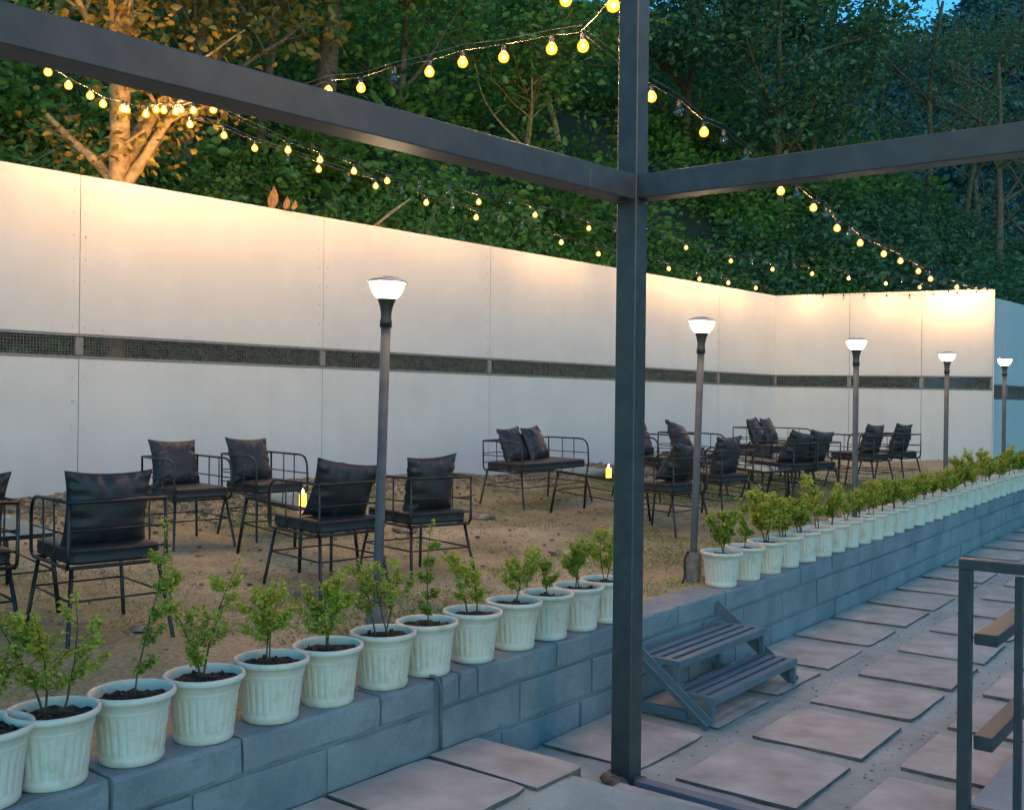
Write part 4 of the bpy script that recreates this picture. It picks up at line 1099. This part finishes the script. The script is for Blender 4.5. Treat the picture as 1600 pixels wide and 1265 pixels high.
# trees
def tree(name, base, H, r0, crown_r, nleaf, leaf, lm, bm, seed, label, lean=(0, 0), crown_from=.35, limbs=7, cat='tree', bare=False, w0=.10, group=None, sub=3, squash=.9, fork=None):
    g = random.Random(seed); root = thing(name, base, 0, label, cat, group)
    b = MB(); tips = []
    def limb(p, d, L, r, lvl):
        n = 7; pts = [p.copy()]; wob = w0 + .09 * lvl; rad = [r]
        for i in range(n):
            d = (d + Vector((g.uniform(-wob, wob), g.uniform(-wob, wob), g.uniform(-wob * .5, wob * .7)))).normalized(); p = p + d * L / n; pts.append(p.copy()); rad.append(r * (1 - .62 * (i + 1) / n))
        b.tube(pts, rad, 8 if lvl == 0 else 5, caps=False)
        if lvl < sub:
            k = limbs if lvl == 0 else g.choice((3, 4, 4))
            for q in range(k):
                t = g.uniform(crown_from if lvl == 0 else .3, 1); i = min(n, int(t * n)); a = g.uniform(0, 6.28)
                nd = (d * .55 + Vector((math.cos(a), math.sin(a), g.uniform(-.1, .7)))).normalized()
                limb(pts[i], nd, L * (.5 if lvl == 0 else .55) * g.uniform(.7, 1.15) * (1 if lvl else crown_r / (H * .42)), rad[i] * .6, lvl + 1)
        if lvl >= 2 or lvl == sub: tips.extend(pts[2::2])
    if fork:
        for (d, L, rr_, z0) in fork: limb(Vector((0, 0, z0)), Vector(d).normalized(), L, rr_, 1 if not bare else 1)
        limb(Vector((0, 0, -.3)), Vector((lean[0], lean[1], 1)).normalized(), H, r0, 0)
    else: limb(Vector((0, 0, -.3)), Vector((lean[0], lean[1], 1)).normalized(), H, r0, 0)
    b.build('trunk', bm, root, True)
    if nleaf:
        gg = np.random.default_rng(seed); T = np.array([tuple(t) for t in tips]); T = T[T[:, 2] > H * crown_from * .7] if len(T) > 8 else T
        idx = gg.integers(0, len(T), nleaf); cl = gg.random(len(T)) * .5
        sp_ = crown_r * .16; p = T[idx] + gg.normal(size=(nleaf, 3)) * sp_ * np.array([1, 1, .75])
        tn = cl[idx] + gg.random(nleaf) * .4
        V, Fq = leaf_arrays(p, leaf * (.6 + .8 * gg.random(nleaf)), .6, .6, seed, up=.8)
        npmesh('crown', V, Fq, lm, np.clip(np.repeat(tn, 6), 0, 1), parent=root)
    return root
x, y, z = hz_r(178, 1.0)
tree('forked_tree', (x, y, 1.2), 7.5, .17, 1.6, 2200, .105, M['leaf_dry'], M['palebark'], 3, 'forked pale tree behind the wall at left, lit orange by bulbs', lean=(.0, 0), crown_from=.5, limbs=6, sub=2, w0=.025,
     fork=[((-.85, 0, 1), 1.3, .085, 2.75), ((.75, -.2, .9), 1.5, .09, 2.6), ((.45, .3, 1.1), 1.8, .08, 2.8), ((-.4, .2, 1.2), 1.6, .06, 3.3)])
x, y, z = hz_r(497, 8.0)
tree('hill_tree', (x, y, z - .3), 9, .30, 2.6, 2600, .2, M['leaf_hill'], M['bark'], 8, 'thick leaning dark trunk on the slope above the second wall panel', lean=(.06, -.05), crown_from=.5, w0=.05)
spec = [(285, 6, 9, .12, 2.4, 3000, 'slender tree with brownish leaves right of the orange lit tree', 'leaf_dry', 'bark'),
        (90, 7, 9, .14, 2.4, 3200, 'dark leafed tree at the top left corner behind the beam', 'leaf_dry', 'bark'),
        (400, 8, 10, .13, 2.6, 4200, 'leafy tree on the slope between the orange lit tree and the thick trunk', 'leaf_hill', 'bark'),
        (610, 9, 9, .12, 2.6, 4200, 'leafy tree on the slope right of the thick leaning trunk', 'leaf_hill', 'bark'),
        (800, 8, 9, .10, 2.2, 3000, 'slender trunked tree on the slope left of the steel post', 'leaf_hill', 'palebark'),
        (880, 9, 10, .11, 2.3, 3200, 'thin pale trunk behind the bulbs next to the steel post', 'leaf_hill', 'palebark'),
        (1065, 10, 12, .15, 3.2, 7000, 'dark leafy tree just right of the steel post', 'leaf_dark', 'bark'),
        (1140, 13, 13, .16, 3.4, 7500, 'tall dark leafy tree above the right beam', 'leaf_dark', 'bark'),
        (1215, 12, 11.5, .15, 3.3, 7500, 'bushy dark tree second from the open sky', 'leaf_dark', 'bark'),
        (1275, 15, 9.5, .14, 2.8, 6000, 'dark tree at the left edge of the open sky', 'leaf_dark', 'bark')]
for i, (px, D, H, r0, cr, nl, lab, lm, bm) in enumerate(spec):
    x, y, z = hz_r(px, D); tree('hill_tree', (x, y, z - .2), H * .8, r0, cr, nl, .2 if px > 1000 else .19, M[lm], M[bm], 20 + i, lab, lean=(random.uniform(-.1, .1), 0), crown_from=.3, limbs=9, group='trees on the slope behind the wall')
bare = [(1440, 22, 9.5, .17, 3.2, 2600, 'half bare crooked tree standing against the dark blue sky', 2), (1370, 26, 7.0, .09, 1.8, 1200, 'thin half bare tree left of the crooked one under the sky', 2),
        (1500, 24, 9.5, .15, 3.0, 1600, 'bare branched tree right of the crooked one', 3), (1560, 14, 9, .16, 2.6, 900, 'bare grey trunk rising under the right beam', 3), (1610, 20, 11, .17, 3.6, 1800, 'bare branched tree at the right edge of the picture', 3),
        (1530, 34, 12, .18, 4.0, 2500, 'tall bare tree farthest back near the right edge', 3)]
for i, (px, D, H, r0, cr, nl, lab, sb_) in enumerate(bare):
    x, y, z = hz_r(px, D); tree('bare_tree', (x, y, z - .2), H, r0, cr, nl, .15, M['leaf_dark'], M['bark'], 50 + i, lab, lean=(random.uniform(-.15, .15), 0), crown_from=.25, limbs=9, sub=3, group='thin trees at the right of the slope')
# far hill; distance haze is put into its teal leaf and ground colours
def fh(U, V):
    X = U; Y = V; r = X / Y
    e = np.interp(r, [-.2, .25, .31, .37, .43, .47, .6, 1.2], [.38, .38, .37, .365, .385, .47, .53, .56])
    z = -2 + np.clip((Y - 70) / 80, 0, 1) ** .8 * (e * 150) + 3 * vnoise(X, Y, .05, 41) + 2.0 * vnoise(X, Y, .2, 42)
    return X, Y, z
fo = grid_mesh('hills', np.arange(-20, 240, 2.0), np.arange(70, 190, 2.0), fh, mat('far_forest', (.03, .055, .05), .95, nscale=.25, namt=.5, bump=1, bscale=1.5)); tag(fo, kind='structure')
gg = np.random.default_rng(77); n = 2600; X = gg.uniform(10, 190, n); Y = gg.uniform(80, 155, n); keep = (X / Y > .22) & (X / Y < .62); X = X[keep]; Y = Y[keep]
_, _, Z = fh(X, Y); rr_ = gg.uniform(1.2, 2.8, len(X)); p, tn = clump_leaves(np.stack([X, Y, Z + rr_ * .8], 1), rr_, 45, 1, 5, squash=1.3)
V, Fq = leaf_arrays(p, .75 * (.6 + .8 * gg.random(len(p))), .7, .3, 4, up=.8); o = npmesh('far_forest', V, Fq, leaf_mat('far_leaf', [(.03, .085, .08), (.06, .15, .13), (.1, .2, .17), (.14, .24, .19)], .3), np.clip(np.repeat(tn, 6), 0, 1)); tag(o, kind='stuff')

# blue sheets seen through the strip of the end wall
for (px0, px1, py, h, lab) in ((1440, 1482, 604, .34, 'striped blue sheet bundle seen through the wall mesh, left of the lamp pole'), (1485, 1532, 603, .36, 'striped blue sheet bundle seen through the wall mesh, right of the lamp pole')):
    a = at(px0, py, 21.6); b2 = at(px1, py, 21.4); b = MB(); n = 18; L_ = (b2 - a)
    root = thing('tarpaulin', (a.x, a.y, 0), 0, lab, 'tarp')
    vs = []; fs = []
    for i in range(n + 1):
        q = i / n; x_ = L_.x * q; hh = h * (1 - abs(2 * q - 1) ** 3)
        for j in range(7):
            w = j / 6; vs.append((x_, L_.y * q + .5 * w + .03 * math.sin(9 * q + j), a.z - .22 + .22 * (j > 0) + hh * math.sin(w * 3.14) * .8 + .02 * math.sin(22 * q)))
    for i in range(n):
        for j in range(6): fs.append((i * 7 + j, (i + 1) * 7 + j, (i + 1) * 7 + j + 1, i * 7 + j + 1))
    b.add(vs, fs); b.build('sheet', M['blue'], root, True)
    b = MB()
    for k in range(7): b.box((L_.x * (.12 + k * .12), L_.y * (.12 + k * .12) - .02, a.z - .1 + .012 * (k % 2)), (.05 + .03 * (k % 3), .006, .03))
    b.build('print', M['tarpwhite'], root)

# ------------------------------------------------------------------ loose things on the ground
g = random.Random(9)
gv = MB()
for _ in range(13000):
    a = g.uniform(-3, 17.5); dist = abs(g.gauss(0, .5)) + .03
    if g.random() < .06: dist = g.uniform(0, 5)
    x, y = AD(a, -dist)
    if wall_dist(x, y) < .03 or y > 22: continue
    q = g.uniform(.006, .017) * (1.9 if g.random() < .04 else 1); 
    vs = [Vector((g.uniform(.6, 1.3) * sx, g.uniform(.6, 1.3) * sy, g.uniform(.4, .9) * sz)) * q for sx in (-1, 1) for sy in (-1, 1) for sz in (-1, 1)]
    c = Vector((x, y, GF(x, y) + q * .2)); Rm = Matrix.Rotation(g.uniform(0, 6.28), 3, 'Z')
    gv.add([Rm @ v + c for v in vs], [(0, 1, 3, 2), (4, 6, 7, 5), (0, 4, 5, 1), (2, 3, 7, 6), (0, 2, 6, 4), (1, 5, 7, 3)])
tag(gv.build('gravel', M['rock']), kind='stuff')
gv = MB()
for _ in range(2600):
    s_ = g.uniform(-.5, 14); t_ = -g.uniform(.3, 6.5); x, y = ST(s_, t_)
    q = g.uniform(.004, .012) * (1.9 if g.random() < .05 else 1)
    vs = [Vector((g.uniform(.6, 1.3) * sx, g.uniform(.6, 1.3) * sy, g.uniform(.2, .5) * sz)) * q for sx in (-1, 1) for sy in (-1, 1) for sz in (-1, 1)]
    c = Vector((x, y, GF(x, y) - .008)); Rm = Matrix.Rotation(g.uniform(0, 6.28), 3, 'Z')
    gv.add([Rm @ v + c for v in vs], [(0, 1, 3, 2), (4, 6, 7, 5), (0, 4, 5, 1), (2, 3, 7, 6), (0, 2, 6, 4), (1, 5, 7, 3)])
for _ in range(500):     # grit along the slab joints and the wall foot
    s_ = g.uniform(.2, 12); t_ = g.choice((g.uniform(.66, .84), g.uniform(1.5, 1.68), g.uniform(0.01, .06))); x, y = ST(s_, t_)
    _, _, zz = pfn(np.array(s_), np.array(t_)); q = g.uniform(.003, .008)
    gv.box((x, y, float(zz) + q * .3), (q * 2, q * 1.5, q), Matrix.Rotation(g.uniform(0, 3), 3, 'Z'))
tag(gv.build('pebbles', mat('pale_pebble', (.4, .3, .2), .9, nscale=9, namt=.5)), kind='stuff')
# grass tufts and weeds
def grass(n, seed, pts_fn, h, m):
    gg = np.random.default_rng(seed); X, Y = pts_fn(gg, n); Z = gfull(X, Y) - .015; n = len(X)
    a = gg.random(n) * 6.28; hh = h * (.4 + gg.random(n)); w = .0012 + .0012 * gg.random(n); ln = gg.normal(size=(n, 2)) * .6
    dx = np.cos(a) * w; dy = np.sin(a) * w
    P0 = np.stack([X - dx, Y - dy, Z], 1); P1 = np.stack([X + dx, Y + dy, Z], 1)
    mx = X + ln[:, 0] * hh * .4; my = Y + ln[:, 1] * hh * .4; P2 = np.stack([mx + dx * .7, my + dy * .7, Z + hh * .6], 1); P3 = np.stack([X + ln[:, 0] * hh, Y + ln[:, 1] * hh, Z + hh * .95], 1)
    V = np.stack([P0, P1, P2, P3], 1).reshape(-1, 3); Fq = np.arange(n * 4).reshape(n, 4)
    o = npmesh('grass', V, Fq, m, np.clip(np.repeat(.2 + .6 * gg.random(n), 4), 0, 1)); tag(o, kind='stuff')
def gp(gg, n):
    S = gg.uniform(-1, 17, n * 3); T = -.25 - 8 * gg.random(n * 3)
    X = O[0] + US[0] * S + VS[0] * T; Y = O[1] + US[1] * S + VS[1] * T
    w = vnoise(X, Y, .8, 71) + .6 * vnoise(X, Y, 3.1, 72) + np.clip((S - 4) * .03, -.1, .2)
    k = (w > .12 + gg.random(n * 3) * .25) & (wall_dist(X, Y) > .5); return X[k][:n], Y[k][:n]
grass(90000, 61, gp, .022, M['grassblade'])
def gp2(gg, n):
    S = gg.uniform(2, 17, n * 3); T = -.3 - 7 * gg.random(n * 3)
    X = O[0] + US[0] * S + VS[0] * T; Y = O[1] + US[1] * S + VS[1] * T
    w = vnoise(X, Y, .45, 81) + .7 * vnoise(X, Y, 1.7, 82)
    k = (w > .05 + gg.random(n * 3) * .3) & (wall_dist(X, Y) > .9); return X[k][:n], Y[k][:n]
grass(70000, 62, gp2, .03, M['greengrass'])
def weed(s, t, seed, n=70, r=.12):
    gg = np.random.default_rng(seed); x, y = ST(s, t); p = np.stack([x + gg.normal(size=n) * r, y + gg.normal(size=n) * r, np.full(n, GF(x, y) + .005) + gg.random(n) * .03], 1)
    return p
wp = np.concatenate([weed(4.7, -.9, 1), weed(4.4, -.55, 2, 60, .08), weed(4.9, -.45, 3, 50, .06), weed(3.4, -1.4, 4, 120, .25), weed(3.0, -2.6, 5, 160, .35), weed(5.3, -3.2, 6, 160, .4), weed(6.5, -2.2, 7, 160, .4), weed(4.5, -4.4, 8, 160, .4), weed(5.35, -.3, 9, 50, .05)])
V, Fq = leaf_arrays(wp, .024 * (.6 + .8 * np.random.default_rng(3).random(len(wp))), .4, -1, 9, up=1.2); tag(npmesh('weeds', V, Fq, M['leaf_shrub'], np.clip(np.repeat(np.random.default_rng(4).random(len(wp)) * .5 + .1, 6), 0, 1)), kind='stuff')
def stone(px, py, q, lab, seed):
    x, y = on_plane(px, py, 0); g = random.Random(seed); b = MB(); n = 10; vs = []; fs = []
    for j in range(6):
        ph = math.pi * j / 5
        for k in range(n):
            th = 2 * math.pi * k / n; e = g.uniform(.85, 1.15); vs.append((q * 1.5 * e * math.sin(ph) * math.cos(th), q * e * math.sin(ph) * math.sin(th), q * .35 * math.cos(ph) * e))
    for j in range(5):
        for k in range(n): fs.append((j * n + k, j * n + (k + 1) % n, (j + 1) * n + (k + 1) % n, (j + 1) * n + k))
    b.add(vs, fs); o = b.build('stone', M['rock'], None, False, (x, y, GF(x, y) + .01)); o.rotation_euler = (0, 0, g.uniform(0, 3)); tag(o, lab, 'stone', 'loose stones on the dirt')
stone(222, 984, .055, 'flat pale stone on the dirt behind the slim potted shrubs', 1)
stone(752, 822, .13, 'larger rounded stone half buried right of the near lamp pole', 2)
stone(632, 838, .12, 'grey boulder lying under the chair right of the near lamp post', 3)
stone(43, 966, .03, 'small pale stone under the foreground left chair', 4)

dl = MB(); a = at(424, 322, wallY(424) + .05)
for k, (w_, h_, dx) in enumerate(((.16, .30, 0), (.10, .18, .17), (.09, .13, .27))):
    pts = []
    for j in range(9):
        q = j / 8; ww = w_ * math.sin(math.pi * min(1, q * 1.02)) ** .8 * (1 - .35 * q) * .5
        pts += [(dx - ww + .03 * q, .03 * math.sin(q * 3), q * h_ - .05), (dx + .03 * q, .03 * math.sin(q * 3) - .02, q * h_ - .05), (dx + ww + .03 * q, .03 * math.sin(q * 3), q * h_ - .05)]
    dl.add(pts, [(j * 3 + c, j * 3 + c + 1, j * 3 + c + 4, j * 3 + c + 3) for j in range(8) for c in (0, 1)])
tag(dl.build('dead_leaf', mat('dead_leaf_brown', (.2, .11, .045), .8, nscale=20), None, False, tuple(a)), 'curled brown dead leaf standing on the top edge of the long wall', 'leaf')
def stick(p, q, rr_, lab):
    b = MB(); m_ = (Vector(p) + Vector(q)) / 2 + Vector((.02, 0, .03)); b.tube([p, m_, q], [rr_, rr_ * .9, rr_ * .7], 7); tag(b.build('stick', M['deadwood'], None, True), lab, 'stick')
stick(at(580, 358, 15.2), at(640, 311, 15.6), .025, 'pale broken stick leaning on the slope just above the long wall')
stick(at(-5, 508, 11.6), at(100, 552, 11.9), .022, 'pale stick slanting behind the wire mesh at the far left')
b = MB(); x_, y_ = 1.385, 7.97; z_ = GF(x_ - .03, y_)
b.tube(fillet([(x_ + .0, y_ - .01, z_ + .23), (x_ - .035, y_ - .03, z_ + .17), (x_ - .03, y_ - .04, z_ + .04), (x_ - .055, y_ - .06, z_ - .01)], .03), .009, 8)
tag(b.build('power_cable', M['cable'], None, True), 'dark cable bent into the soil beside the concrete lamp foot', 'cable')
# ------------------------------------------------------------------ light
w = bpy.data.worlds.new('World'); scene.world = w; w.use_nodes = True; nt = w.node_tree; bg = nt.nodes['Background']
sky = nt.nodes.new('ShaderNodeTexSky'); sky.sky_type = 'NISHITA'; sky.sun_disc = False; sky.sun_elevation = R(3.5); sky.sun_rotation = R(170); sky.air_density = 1.0; sky.dust_density = .2; sky.ozone_density = 4
tm = nt.nodes.new('ShaderNodeMix'); tm.data_type = 'RGBA'; tm.blend_type = 'MULTIPLY'; tm.inputs[0].default_value = 1; tm.inputs[7].default_value = (.47, .80, .76, 1)
nt.links.new(sky.outputs[0], tm.inputs[6]); nt.links.new(tm.outputs[2], bg.inputs[0]); bg.inputs[1].default_value = .15
sl = bpy.data.lights.new('sun', 'SUN'); sl.energy = .02; sl.angle = R(20); so = bpy.data.objects.new('sun', sl); COL.objects.link(so); so.rotation_euler = (R(60), 0, R(200))
scene.view_settings.view_transform = 'Standard'; scene.view_settings.look = 'None'; scene.view_settings.exposure = 2.62; scene.view_settings.gamma = 1
scene.cycles.use_denoising = True; scene.cycles.max_bounces = 6; scene.cycles.diffuse_bounces = 3; scene.cycles.glossy_bounces = 3; scene.cycles.transparent_max_bounces = 12; scene.cycles.sample_clamp_indirect = 4
scene.cycles.caustics_reflective = False; scene.cycles.caustics_refractive = False
